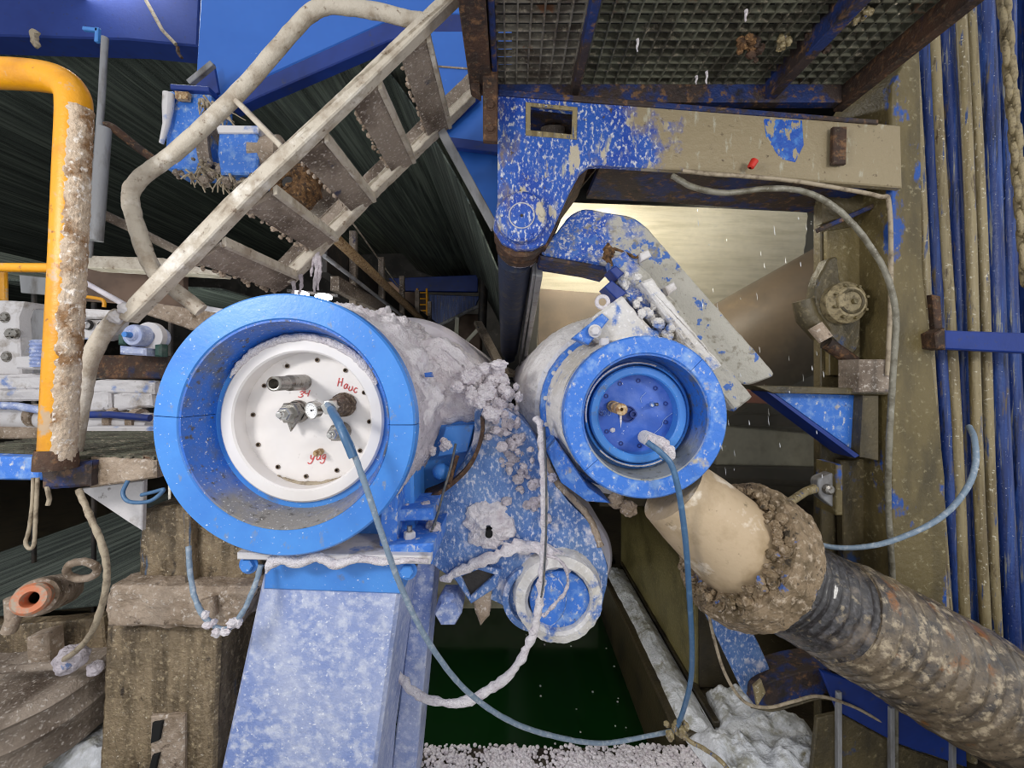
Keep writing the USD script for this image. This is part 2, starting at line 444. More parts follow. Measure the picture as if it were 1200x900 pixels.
paint("pipe_blue", (26, 50, 112), [((44, 76, 144), 40, .46, .62, (1, 1, .06)), ((20, 32, 66), 60, .54, .64, (1, 1, .05)), ((140, 138, 126), 80, .58, .68, (1, 1, .05)), ((98, 84, 58), 34, .60, .68, (1, 1, .12)), ((190, 196, 206), 120, .66, .70)], .38, .3)
paint("pipe_grey", (140, 140, 142), [((92, 86, 80), 12, .5, .7, (1, 1, .3))], .4, .2)
paint("olive", (128, 118, 76), [((92, 84, 50), 5, .45, .65), ((160, 152, 116), 60, .58, .72)], .35, .35, 60)
paint("olive_dark", (66, 58, 40), [((40, 34, 26), 5, .45, .65), ((110, 104, 80), 70, .64, .72)], .4, .4)
paint("elbow_cream", (186, 164, 134), [((160, 138, 106), 7, .46, .66), ((232, 220, 202), 9, .58, .7), ((120, 104, 76), 26, .64, .74)], .45, .2)
paint("flange_dirt", (140, 120, 94), [((98, 82, 58), 14, .45, .62), ((184, 166, 144), 50, .54, .66), ((78, 104, 164), 9, .64, .67), ((58, 48, 34), 30, .60, .68)], .55, 1.0, 70)
paint("hose_black", (44, 41, 42), [((120, 108, 96), 7, .52, .66), ((150, 136, 112), 34, .57, .7), ((84, 82, 86), 70, .5, .7)], .26, .5, 60, coat=.4)
paint("hose_tan", (112, 98, 80), [((62, 56, 52), 9, .46, .62), ((176, 160, 134), 30, .52, .66), ((136, 88, 44), 6, .62, .68), ((52, 48, 46), 70, .58, .7)], .26, .5, 60, coat=.4)
paint("cable_grey", (120, 138, 156), [((170, 178, 186), 60, .5, .7)], .5, .3)
paint("cable_blue", (64, 100, 136), [((90, 124, 156), 30, .5, .7)], .4, .15)
paint("cable_dark", (70, 74, 80), [((120, 112, 100), 40, .5, .7)], .45, .2)
paint("cable_tan", (164, 150, 128), [((110, 96, 78), 30, .48, .66)], .6, .4)
paint("steel", (150, 146, 140), [((96, 84, 70), 60, .52, .66)], .28, .2, 90, metallic=.85)
paint("steel_bright", (196, 194, 190), [], .2, .05, metallic=.9)
paint("brass_dirty", (176, 146, 104), [((120, 84, 48), 60, .45, .62), ((214, 198, 170), 90, .54, .7)], .5, .5, 120)
paint("dark_rust_fit", (84, 66, 50), [((150, 132, 112), 80, .52, .66), ((50, 36, 28), 50, .52, .66)], .35, .7, 130)
paint("marker_red", (214, 84, 84), [], .6, 0)
paint("gauge_face", (246, 246, 246), [], .3, 0)
paint("ink_black", (20, 20, 22), [], .5, 0)
paint("pale_mark", (142, 168, 220), [], .6, 0)
paint("red_tag", (196, 48, 36), [], .5, .1)
paint("foam", (214, 216, 220), [((160, 158, 146), 9, .48, .64), ((236, 238, 244), 40, .5, .68), ((120, 112, 86), 6, .6, .7)], .6, 1.0, 80)
paint("concrete_wet", (70, 62, 48), [((46, 40, 32), 5, .45, .65), ((110, 104, 90), 60, .62, .72)], .3, .4)
paint("hall_grey", (78, 74, 68), [((56, 52, 48), 1.5, .45, .6), ((104, 98, 90), 5, .58, .7)], .7, .1)
paint("hall_dark", (34, 34, 36), [((24, 24, 26), 1.5, .45, .6)], .8, .1)
paint("hall_brown", (110, 88, 74), [((84, 66, 54), 2, .45, .6)], .7, .1)
paint("web_paper", (228, 218, 190), [((206, 196, 164), 9, .45, .65, (.25, 1, 3))], .55, .06, 20)
paint("drum_brown", (88, 72, 54), [((66, 54, 40), 2, .45, .65), ((108, 90, 66), 4, .55, .7)], .5, .1)
paint("beam_pale", (196, 192, 170), [((160, 154, 130), 6, .5, .7)], .35, .1)
paint("orange_cap", (214, 130, 92), [((180, 160, 140), 30, .48, .62)], .5, .3)
paint("green_box", (40, 76, 66), [((90, 100, 96), 20, .5, .7)], .5, .2)
paint("wood_fluff", (112, 80, 48), [((60, 42, 28), 40, .45, .62), ((170, 130, 84), 70, .54, .7)], .8, .9, 110)
paint("chain_tan", (150, 136, 104), [((96, 84, 60), 50, .48, .66)], .5, .5, 120)
paint("brick_red", (120, 66, 52), [((90, 50, 40), 20, .5, .7)], .7, .3)
MATS["water"] = usdkit.material(stage, "/World/Looks/water", {"geo": ("geometry", {}), "n": ("noise_texture", {"scale": 5, "detail": 3}), "b": ("bump", {"strength": .06, "distance": .02}),
    "p": ("principled_bsdf", {"base_color": lin((12, 44, 15)), "roughness": .12, "specular_ior_level": .35})}, [("geo.position", "n.vector"), ("n.fac", "b.height"), ("b.normal", "p.normal")], surface="p.BSDF")
MATS["lamp_glow"] = usdkit.material(stage, "/World/Looks/lamp_glow", {"e": ("emission", {"color": (.93, .96, 1), "strength": 14})}, surface="e.emission")
MATS["drop"] = usdkit.material(stage, "/World/Looks/drop", {"p": ("principled_bsdf", {"base_color": (.9, .92, .95), "roughness": .1, "transmission_weight": .15, "ior": 1.33})}, surface="p.BSDF")

# ------------------------------------------------------------------ the setting
struct("floor", join([cbox(-12, -.75, .2, 14, -.6, -.4, .01), cbox(-.75, 6, 3.75, 14, -.6, .0, .01), cbox(-.75, .95, .2, 3.75, -.75, -.6, .01), cbox(.95, 6, .2, 3.75, -.6, .02, .01)]), "concrete_wet")
struct("wall_back", cbox(-12, 6, 14, 14.2, -.6, 7, .01), "hall_grey")
struct("ceiling", cbox(-12, 6, 2.0, 14, 6.5, 6.7, .01), "hall_dark")
struct("wall_left", cbox(-12.2, -12, 2.0, 14.2, -.6, 6.7, .01), "hall_grey")
struct("wall_right", cbox(6, 6.2, 2.0, 14.2, -.6, 6.7, .01), "hall_dark")

single("water", mk([[-.75, 1.95, -.35], [.76, 1.95, -.35], [.76, 3.7, -.35], [-.75, 3.7, -.35]], [[0, 1, 2, 3]]), "water", "dark green still water lying in the pit under the rolls", "water", kind="stuff", smooth=False)
t = Thing("pit_wall", "stained brown wall of the water pit with foamy top ledge", "pit wall")
t.add("wall_slab", cbox(.76, .95, 1.95, 3.7, -.6, .04, .01), "olive_dark")
t.add("end_slab", cbox(-.75, .95, 3.7, 3.9, -.6, .0, .01), "beam_pale")
t.add("side_slab", cbox(-.9, -.75, 1.95, 3.9, -.6, .0, .01), "concrete_wet")
t.add("ledge_slab", cbox(-.8, .95, 1.2, 1.95, -.6, -.005, .015), "concrete_wet")
t.done()


# ------------------------------------------------------------------ big left press roll
C1 = P(332, 498, 1.28)
SC = np.array([-.672, 0, CZ - .235])
t = Thing("press_roll", "large press roll at left with white bolted end cover inside a blue guard ring", "press roll")
g = .0035
spans = [(g, PI - .07 - g), (PI - .07 + g, 2 * PI - g)]
for a0, a1 in spans:
    t.add("guard_half", ylathe(C1, [(1.287, .316), (1.28, .321), (1.28, .390), (1.288, .396), (1.335, .396), (1.345, .388), (1.345, .318)], 60, a0, a1, True), "blue_clean")
    t.add("guard_lining", ylathe(C1, [(1.284, .311), (1.284, .317), (1.41, .299), (1.41, .287)], 60, a0, a1, True), "blue_inside", label="grime streaked blue lining of the guard ring")
t.add("back_plate", ylathe(C1, [(1.405, .255), (1.405, .292), (1.5, .292), (1.5, .255)], 72, loop=True), "blue_clean")
cover = t.add("end_cover", ylathe(C1, [(1.46, 0), (1.46, .2265), (1.48, .2265), (1.48, 0)], 72), "white_disc", label="white round cover plate with red pen marks")
t.add("cover_rim", ylathe(C1, [(1.397, .2245), (1.391, .230), (1.391, .262), (1.397, .268), (1.47, .268), (1.47, .2245)], 72, loop=True), "white_disc")
arc = [C1 * [1, 0, 1] + np.array([.272 * math.cos(a), 1.392, .272 * math.sin(a)]) for a in np.linspace(.45, 2.6, 90)]
t.add("pulp_edge", tube(arc, np.interp(np.linspace(0, 1, 90), [0, .1, .5, .85, 1], [.004, .014, .011, .012, .003]), 10, .007, 70, 3), "frost_white", label="white pulp caught along the top of the cover rim")
arc = [C1 * [1, 0, 1] + np.array([.224 * math.cos(a), 1.455, .224 * math.sin(a)]) for a in np.linspace(-2.1, -1.1, 40)]
t.add("dirt_edge", tube(arc, np.interp(np.linspace(0, 1, 40), [0, .5, 1], [.002, .009, .002]), 8, .006, 90, 5), "cable_tan", label="brown dirt lying in the bottom of the cover")
for x, y in [(337, 429), (372, 422), (405, 434), (427, 460), (433, 494), (422, 528), (395, 551), (359, 558), (326, 547), (303, 521), (297, 486), (310, 452)]:
    p = P(x, y, 1.46)
    t.add("socket_bolt", lathe(p, Yax, [(0, .0075), (-.004, .0075), (-.004, .0042), (.0, .0036), (.0, 0)], 14), "dark_rust_fit")
# pin, hex fittings, nipple, gauge, connector: they stand out of the cover towards the eye
p = P(356, 448, 1.46)
pin = t.add("stub_pipe", lathe(p, -Yax, [(0, .027), (.1, .0255), (.108, .022), (.118, .020), (.122, .0225), (.185, .0225), (.187, .019), (.186, .0155), (.14, .014), (.14, 0)], 28), "steel", label="open grey steel pipe stub")
def hex_fitting(x, y, k, long=1.):
    p = P(x, y, 1.46)
    m = [lathe(p, -Yax, [(0, .040 * k), (.012, .040 * k), (.018, .036 * k), (.03, .036 * k)], 30),
         lathe(p, -Yax, [(.03, .038 * k), (.062 * long, .038 * k), (.068 * long, .033 * k), (.068 * long, 0)], 6)]
    n = [lathe(p, -Yax, [(.06 * long, .023 * k), (.098 * long, .023 * k), (.102 * long, .019 * k), (.102 * long, 0)], 6),
         lathe(p, -Yax, [(.1 * long, .013 * k), (.118 * long, .013 * k), (.12 * long, .01 * k), (.128 * long, .009 * k), (.13 * long, 0)], 16)]
    h = t.add("hex_fitting", join(m), "steel")
    t.add("hex_plug", join(n), "steel_bright", h)
hex_fitting(350, 482, .98)
hex_fitting(401, 505, .78, .85)
t.add("triangular_tab", plate([(333, 487), (350, 492), (340, 506)], 1.42, .012, .002), "steel")
p = P(376, 529, 1.46)
t.add("grease_nipple", join([lathe(p, -Yax, [(0, .012), (.012, .012), (.014, .008), (.02, .008)], 6), lathe(p, -Yax, [(.02, .011), (.035, .011), (.04, .006), (.046, .006), (.047, 0)], 14)]), "brass_dirty")
gd = np.array([-.42, -.9, -.12])
p = P(367, 480.5, 1.37)
gz = t.add("pressure_gauge", lathe(p, gd, [(-.02, 0), (-.02, .024), (-.012, .0285), (.008, .0285), (.010, .0262), (.006, .0252)], 36), "steel_bright")
t.add("gauge_dial", lathe(p, gd, [(.0062, 0), (.0062, .0253), (.004, .0253), (.004, 0)], 36), "gauge_face", gz)
ga, gb, gdd = frame_of(gd)
def dial(r, ang, w, l):
    c = p + gdd * .0075
    u = -ga * math.cos(ang) + gb * math.sin(ang)
    return beam(c + u * r, c + u * (r + l), w, .001, gdd, .0003)
t.add("gauge_needle", join([dial(-.004, 2.95, .0022, .016), lathe(p, gdd, [(.006, .003), (.0085, .003), (.009, 0)], 12)]), "ink_black", gz)
t.add("gauge_scale", join([dial(.0165, a, .0009, .0035) for a in np.linspace(-.8, 3.94, 13)]), "ink_black", gz)
b = P(404, 474, 1.46)
cn = t.add("rotary_connector", join([roughen(lathe(b, -Yax, [(0, .040), (.018, .041), (.024, .034), (.05, .031), (.058, .026), (.095, .025), (.1, .018), (.1, 0)], 30), .004, 70, .008, 4)]), "dark_rust_fit", label="dark rusty hose connector")
t.add("connector_nut", join([lathe(b - Yax * .1, -Yax, [(0, .024), (.028, .024), (.03, .02), (.03, 0)], 6), beam(P(381, 475, 1.37), b - Yax * .09, .016, .016)]), "steel_bright", cn)
t.add("gauge_stem", tube([P(372, 479, 1.375), P(379, 476, 1.37), P(388, 474, 1.37)], .007, 10), "steel_bright", gz)

def strokes(lines, x0, y0, sx, sy, Y, r=.0016, slant=.2):
    out = []
    for l in lines:
        q = [P(x0 + (a + slant * b) * sx, y0 - b * sy, Y) for a, b in l]
        if len(q) > 2:
            q = spline(q, 4)
        out.append(tube(q, r, 5))
    return join(out)
A_ = lambda o: [[(o + .6, .85), (o + .3, 1.02), (o, .6), (o + .1, .08), (o + .4, .12), (o + .6, .85)], [(o + .62, .95), (o + .58, .3), (o + .78, .05)]]
Hl = lambda o: [[(o, 0), (o, 1.7)], [(o + .7, 0), (o + .7, 1.7)], [(o, .8), (o + .7, .9)]]
Ul = lambda o: [[(o, .95), (o, .2), (o + .3, .0), (o + .6, .4), (o + .6, .95)], [(o + .6, .4), (o + .65, .05)]]
Cl = lambda o: [[(o + .6, .8), (o + .3, 1), (o, .5), (o + .3, 0), (o + .65, .2)]]
Yl = lambda o: [[(o, .95), (o + .1, .3), (o + .4, .2), (o + .65, .9)], [(o + .65, .95), (o + .45, -.4), (o + .1, -.75), (o - .25, -.5)]]
Gl = lambda o: [[(o + .55, .9), (o + .2, .9), (o, .45), (o + .25, .1), (o + .55, .7), (o + .45, -.5), (o + .1, -.75), (o - .2, -.5)]]
t3 = [[(0, .85), (.3, 1), (.5, .75), (.2, .5), (.5, .3), (.25, 0), (-.1, .1)]]
four = [[(0, 1), (.05, .5), (.5, .5)], [(.6, 1.05), (.5, 0)]]
o4 = lambda L, d: [[(a + d, b) for a, b in l] for l in L]
# the note at upper right climbs down to the right: letters placed one by one
for L, x, y in ((Hl(0), 395.5, 452.5), (A_(0), 402.6, 455.5), (Ul(0), 408.4, 457.8), (Cl(0), 414, 460)):
    t.add("pen_mark", strokes(L, x, y, 6.0, 5.6, 1.4585), "marker_red", cover)
for L, x, y in ((t3, 350, 465.5), (four, 356, 464.5)):
    t.add("pen_mark", strokes(L, x, y, 9, 7, 1.4585), "marker_red", cover)
for L, x, y in ((Yl(0), 363, 539), (A_(0), 370.5, 539), (Gl(0), 377, 538.5)):
    t.add("pen_mark", strokes(L, x, y, 7, 6, 1.4585), "marker_red", cover)
hs = t.add("bearing_housing", roughen(ylathe(C1, [(1.352, .348), (1.352, .378), (1.38, .388), (1.55, .394), (2.0, .402), (2.1, .385), (2.4, .37), (2.62, .36)], 72), .016, 22, .016, 2, .45, 5), "frost", label="bearing housing thick with pink white frozen looking pulp")
t.add("roll_shell", ylathe(SC, [(2.62, .1), (2.62, .55), (2.65, .575), (2.70, .582), (8, .582), (8, 0)], 96), "roll_white", label="smooth pale shell of the roll")
t.add("pulp_crust", join([crust(C1, .395, -.15, 1.75, (1.40, 2.6), .05, 3, 24), crust(C1, .39, .25, 1.45, (1.7, 2.58), .085, 8, 17)]), "frost_white", hs, kind="stuff", smooth=60)
t.add("crusted_flange", roughen(plate([(470, 400), (520, 398), (556, 428), (592, 440), (594, 478), (566, 492), (516, 500), (500, 520), (476, 520)], 1.74, .5, .03), .022, 24, .016, 14, .45, 5), "frost_white", hs, label="lumpy white crusted flange reaching over to the swing arm", smooth=60)
for x, y, w, h in ((497, 437, 8, 5), (486, 463, 5, 12)):
    t.add("paint_patch", plate([(x, y), (x + w, y - 1), (x + w + 2, y + h), (x + 1, y + h)], 1.50, .03, .003), "blue_inside", hs, label="bare blue patch in the crust")
t.done()

# ------------------------------------------------------------------ pedestal and bearing block below the left roll
t = Thing("roll_pedestal", "leaning pale blue box pedestal under the left press roll", "pedestal")
t.add("column_box", plate([(310, 662), (473, 666), (436, 935), (426, 1050), (224, 1050), (252, 930)], 1.38, .3, .012), "blue_pale")
t.add("column_head", plate([(312, 646), (474, 646), (470, 697), (390, 694), (308, 691)], 1.372, .312, .006), "blue_clean", label="clean blue band at the top of the pedestal")
t.add("rear_web", plate([(488, 655), (510, 655), (484, 938), (454, 938)], 1.69, .18, .006), "blue_pale")
t.done()
t = Thing("bearing_block", "blue bolted bearing block clamped between the left roll and its pedestal", "bearing block")
t.add("block_body", plate([(298, 560), (484, 556), (486, 650), (300, 650)], 1.505, .2, .01), "blue_clean")
t.add("cap_plate", plate([(277, 648), (505, 652), (504, 662), (277, 656)], 1.33, .4, .004), "white_dirty")
t.add("flange_block", plate([(452, 640), (508, 637), (506, 662), (452, 660)], 1.36, .3, .006), "blue_worn")
t.add("upper_flange", plate([(462, 598), (507, 596), (508, 610), (462, 612)], 1.44, .2, .005), "blue_worn")
t.add("side_post", plate([(446, 560), (466, 560), (464, 650), (444, 650)], 1.40, .2, .006), "blue_worn")
for x, y, Y in ((292, 661, 1.36), (478, 668, 1.36)):
    t.add("hex_bolt", bolt(P(x, y, Y), Yax, .022, .02), "blue_clean")
b0 = P(480, 632, 1.42)
bn = t.add("anchor_nut", lathe(P(480, 636, 1.42), (0, 0, 1), [(0, .028), (.012, .028), (.012, .02), (.034, .02), (.038, .016), (.038, 0)], 6), "white_dirty")
t.add("stud", lathe(P(480, 636, 1.42), (0, 0, 1), [(.03, .009), (.056, .009), (.058, 0)], 14), "steel", bn)
pp = [P(x, y, 1.50) for x, y in [(466, 595), (478, 593), (490, 594), (500, 597), (507, 603), (508, 615), (506, 628), (504, 640)]]
t.add("pulp_crust", lumps(pp, .016, 8, 3, .8), "frost", kind="stuff")
fl = spline([P(x, y, 1.325) for x, y in [(312, 672), (318, 660), (330, 655), (350, 660), (372, 652), (392, 661), (420, 655), (450, 659), (480, 656), (502, 657)]], 6)
t.add("peeling_foil", join([tube(fl, np.interp(np.linspace(0, 1, len(fl)), [0, .08, .3, .6, 1], [.004, .014, .017, .012, .006]), 8, .008, 40, 9)]), "frost_white", label="torn white strip along the cap plate")
t.done()

# ------------------------------------------------------------------ swing arm between the rolls
AY = 1.66
t = Thing("swing_arm", "frosted blue cast swing arm hanging between the two rolls", "swing arm")
outline = rounded([(556, 470), (590, 476), (622, 500), (640, 545), (662, 585), (690, 610), (716, 668), (700, 728), (660, 752), (622, 738), (592, 708), (560, 698), (497, 655), (500, 610), (532, 560), (556, 520)], 26, 5)
m = roughen(plate(outline, AY, .30, .03), .007, 18, .02, 6)
arm = t.add("arm_casting", m, "blue_frost", smooth=60)
t.add("bolt_boss", roughen(lathe(P(573, 618, AY - .035), Yax, [(.1, .11), (.03, .095), (.012, .075), (0, .055), (-.004, .015), (.05, .012), (.05, 0)], 40), .030, 26, .010, 7, .46, 5), "frost_white", arm, label="white crusted boss with a dark bolt hole")
t.add("bolt_hole", lathe(P(573, 626, AY - .055), Yax, [(-.004, 0), (-.004, .014), (.04, .014)], 20), "black_void", arm)
ec = P(655, 703, AY - .06)
t.add("end_ring", roughen(lathe(ec, Yax, [(.0, .118), (-.012, .128), (0, .162), (.06, .172), (.3, .178), (.3, .118)], 60, loop=True), .006, 30, .015, 8), "roll_frost", arm)
t.add("end_disc", lathe(P(656, 704, AY - .035), Yax, [(0, 0), (0, .113), (.02, .118), (.1, .118)], 48), "blue_worn", arm)
t.add("inner_lip", lathe(P(628, 702, AY - .03), Yax, [(.06, .10), (0, .105), (-.006, .115), (.0, .128), (.06, .13)], 48), "blue_frost", arm)
# square pocket in the lower left of the arm
t.add("pocket_frame", plate([(528, 672), (558, 662), (588, 668), (583, 688), (552, 708)], AY - .03, .04, .004, holes=[[(540, 676), (560, 668), (580, 674), (551, 700)]]), "blue_frost", arm)
t.add("pocket", plate([(538, 675), (560, 666), (582, 673), (551, 702)], AY - .012, .02, .002), "dark_iron", arm)
t.add("corner_lug", roughen(plate([(553, 704), (575, 690), (574, 722), (563, 734)], AY - .02, .1, .008), .006, 40, .015, 4), "crust_brown", arm)
cr = spline([P(x, y, AY - .03) for x, y in [(516, 680), (545, 668), (570, 655), (590, 646), (612, 640), (636, 645), (655, 652), (668, 668)]], 6)
t.add("pulp_ridge", join([tube(cr, np.interp(np.linspace(0, 1, len(cr)), [0, .2, .5, .8, 1], [.005, .012, .019, .016, .008]), 16, .026, 46, 12)]), "frost_white", arm, kind="stuff")
pp = [P(x, y, AY + .02) for x, y in [(590, 485), (598, 500), (604, 515), (610, 535), (615, 550), (622, 565), (600, 530), (604, 548), (590, 505), (612, 575), (625, 585)]]
t.add("pulp_crust", lumps(pp, .017, 13, 14, 1.7, 2), "frost", arm, kind="stuff")
ed = spline([P(x, y, AY) for x, y in [(632, 520), (650, 560), (672, 585), (690, 606), (704, 640)]], 8)
t.add("rust_seam", tube(ed, .012, 8, .008, 60, 4), "crust_brown", arm)
t.done()
t = Thing("press_roll", "pale lower roll half hidden behind the end ring of the swing arm", "press roll")
t.add("roll_shell", ylathe(P(655, 652, 2.0), [(1.975, .1), (1.975, .235), (2.0, .25), (5, .25), (5, 0)], 72), "roll_white")
t.add("journal", ylathe(P(655, 652, 2.0), [(1.96, 0), (1.96, .1), (2.0, .11)], 40), "steel")
t.done()
t = Thing("guard_plate", "bent blue guard plate with rusty curved edge behind the swing arm", "guard plate")
arcp = [P(x, y, 1.60) for x, y in [(563, 488), (563, 505), (558, 525), (548, 545), (532, 562), (512, 577), (490, 586)]]
arcp = spline(arcp, 6)
q = np.array(arcp)
v = np.vstack([q, q + [0, .22, 0], q + [.012, .22, -.010], q + [.012, 0, -.010]])
n = len(q)
f = [[k * n + j, k * n + j + 1, ((k + 1) % 4) * n + j + 1, ((k + 1) % 4) * n + j] for k in range(4) for j in range(n - 1)]
t.add("rim", mk(v, f), "rust")
t.add("back_panel", plate([(508, 500), (564, 488), (560, 528), (540, 556), (505, 580), (488, 586), (492, 560)], 1.76, .03, .004), "blue_clean")
t.add("step_block", plate([(522, 500), (556, 498), (548, 530), (512, 536), (516, 520)], 1.70, .06, .005), "blue_clean")
t.add("dome_nut", blob(P(517, 553, 1.68), .034, 5, .05), "blue_clean")
t.add("pulp_lump", lumps([P(512, 523, 1.66), P(520, 521, 1.66), P(527, 522, 1.66), P(506, 530, 1.66)], .015, 3, 2), "frost_white", kind="stuff")
t.add("handle_rod", tube([P(536, 534, 1.64), P(531, 550, 1.62), P(527, 566, 1.6)], .008, 8), "rust")
t.done()
single("hex_bolt", join([lathe(P(525, 718, 1.6), Yax, [(-.01, 0), (-.01, .045), (.0, .052), (.12, .052), (.12, 0)], 6), roughen(blob(P(524, 704, 1.62), .03, 2, .3), .004, 50, .01)]), "blue_pale", "frosty pale blue hexagon bolt head hanging below the swing arm", "bolt")
single("pulp_heap", lumps([P(x, y, Y) for x, y, Y in [(574, 440, 1.75), (582, 452, 1.75), (566, 452, 1.7), (578, 462, 1.7), (560, 466, 1.65), (545, 452, 1.72), (590, 468, 1.7), (570, 476, 1.66)]], .024, 21, 9, 1.1, 3), "frost_white", "heap of white pulp lumps on top of the swing arm beside the left roll", "pulp", kind="stuff")

# ------------------------------------------------------------------ right roll
R1 = P(757, 489, 1.40)
t = Thing("press_roll", "smaller press roll at right with all blue end cover in a blue guard ring", "press roll")
cut = (0.80, PI + .72)
for a0, a1 in ((cut[0] + g, cut[1] - g), (cut[1] + g, cut[0] + 2 * PI - g)):
    t.add("guard_half", ylathe(R1, [(1.406, .208), (1.40, .213), (1.40, .263), (1.407, .269), (1.47, .269), (1.56, .25), (1.56, .214)], 60, a0, a1, True), "blue_worn")
t.add("guard_lining", ylathe(R1, [(1.404, .204), (1.404, .209), (1.56, .213), (1.56, .196)], 72, loop=True), "blue_inside_right")
t.add("back_plate", ylathe(R1, [(1.53, .165), (1.53, .199), (1.56, .199), (1.56, .165)], 72, loop=True), "blue_clean")
t.add("seal_ring", ylathe(R1, [(1.498, .176), (1.495, .18), (1.498, .184), (1.54, .186), (1.54, .174)], 72, loop=True), "blue_clean")
t.add("cover_rim", ylathe(R1, [(1.485, .139), (1.48, .144), (1.48, .164), (1.485, .169), (1.55, .17), (1.55, .139)], 72, loop=True), "blue_clean")
arc = [R1 * [1, 0, 1] + np.array([.181 * math.cos(a), 1.495, .181 * math.sin(a)]) for a in np.linspace(1.2, 3.3, 70)]
t.add("bright_wire", tube(arc, .003, 6), "frost_white", label="thin white line of pulp around the seal")
arc = [R1 * [1, 0, 1] + np.array([.181 * math.cos(a), 1.495, .181 * math.sin(a)]) for a in np.linspace(3.9, 5.2, 40)]
t.add("bright_wire", tube(arc, .003, 6), "frost_white")
cover = t.add("end_cover", ylathe(R1, [(1.535, 0), (1.535, .14), (1.55, .14), (1.55, 0)], 64), "blue_cover")
for k in range(11):
    a = k * 2 * PI / 11 + .3
    t.add("socket_bolt", lathe(R1 * [1, 0, 1] + np.array([.118 * math.cos(a), 1.535, .118 * math.sin(a)]), -Yax, [(0, .008), (.003, .008), (.003, .0045), (-.001, .0045), (-.001, 0)], 12), "blue_dark")
p = P(717, 476, 1.535)
t.add("brass_coupling", join([lathe(p, -Yax, [(0, .02), (.02, .021), (.024, .017), (.05, .017), (.054, .02), (.075, .02), (.08, .016), (.11, .016), (.112, .02), (.135, .02), (.138, .017), (.138, .006), (.12, .005), (.12, 0)], 18)]), "brass_dirty")
t.add("drip_cone", lathe(p + [0, -.125, -.018], (0, 0, -1), [(0, .004), (.02, .003), (.045, .0)], 8), "frost_white")
hb = t.add("center_hole", lathe(P(735, 485, 1.535), -Yax, [(-.0, .030), (.006, .030), (.006, .026), (.001, .024), (.001, 0)], 28), "blue_dark")
t.add("center_plug", lathe(P(741, 485, 1.535), -Yax, [(0, .013), (.016, .013), (.016, .008), (.008, .007), (.008, 0)], 16), "blue_dark", hb)
t.add("pointer_lug", beam(P(766, 474, 1.52), P(771, 474, 1.50), .012, .012), "steel")
t.add("lug_stem", lathe(P(764, 474, 1.535), (-.3, -1, 0), [(0, .011), (.02, .009), (.045, .005), (.047, 0)], 12), "blue_worn")
p = P(755, 512, 1.535)
cn = t.add("hose_coupling", join([lathe(p + np.array([0, -k * .016, 0]), -Yax, [(0, .018), (.004, .025), (.010, .025), (.015, .018)], 18) for k in range(6)] + [lathe(p, -Yax, [(0, .017), (.1, .017), (.1, 0)], 14)]), "white_dirty")
t.add("elbow_body", roughen(join([lathe(p + [0, -.10, 0], (.55, -.8, -.25), [(-.01, 0), (-.01, .022), (.03, .026), (.05, .022), (.05, 0)], 12), cbox(*(p[0] + np.array([.01, .05])), p[1] - .165, p[1] - .125, p[2] - .05, p[2] - .005, .006)]), .005, 60, .008, 3), "frost_white", cn, label="pale crusted elbow of the hose coupling")
t.add("white_drip", blob(P(718, 504, 1.532), .008, 3, .3, squash=(1.2, .5, 1)), "frost_white", cover)
ms = [[(0, 0), (.1, 1), (.35, .3), (.6, 1), (.65, 0)], *[[(.15 + .9 + .75 * k + .25 * math.cos(a), .5 + .5 * math.sin(a)) for a in np.linspace(0, 2 * PI, 9)] for k in range(2)]]
for l in ms:
    t.add("chalk_mark", strokes([l], 700, 487, 7.5, 6, 1.533, .0011, .1), "pale_mark", cover)
for l in ([[(752, 472), (751, 466), (757, 460)]], [[(764, 510), (775, 500), (778, 492), (788, 484)]]):
    t.add("scratch", tube(spline([P(x, y, 1.533) for x, y in l[0]], 5), .0012, 5), "pale_mark", cover)
hs = t.add("neck", roughen(ylathe(R1, [(1.56, .1), (1.56, .262), (1.58, .268), (1.70, .30), (1.73, .30)], 64), .006, 30, .02, 4), "roll_frost", label="cream crusted conical neck")
fl = t.add("flange_ring", roughen(ylathe(R1, [(1.73, .2), (1.73, .315), (1.738, .322), (1.80, .322), (1.81, .3)], 64), .004, 40, .02, 8), "blue_worn", label="blue flange ring rubbed white")
for a in np.linspace(1.6, 4.4, 9):
    t.add("flange_bolt", bolt(R1 * [1, 0, 1] + np.array([.306 * math.cos(a), 1.728, .306 * math.sin(a)]), Yax, .010, .006, True, False), "white_dirty", fl)
sh = t.add("roll_shell", ylathe(R1, [(2.3, .40), (2.31, .41), (7, .41), (7, 0)], 80), "roll_white", label="pale frosted shell of the roll")
t.add("crusted_shoulder", roughen(ylathe(R1, [(1.80, .2), (1.81, .34), (1.90, .39), (1.96, .405), (2.2, .412), (2.36, .41)], 80), .008, 18, .025, 5), "shell_crust", sh)
t.add("support_bracket", plate([(640, 528), (652, 516), (690, 570), (716, 590), (688, 588), (658, 566)], 1.56, .2, .006), "blue_worn")
t.done()

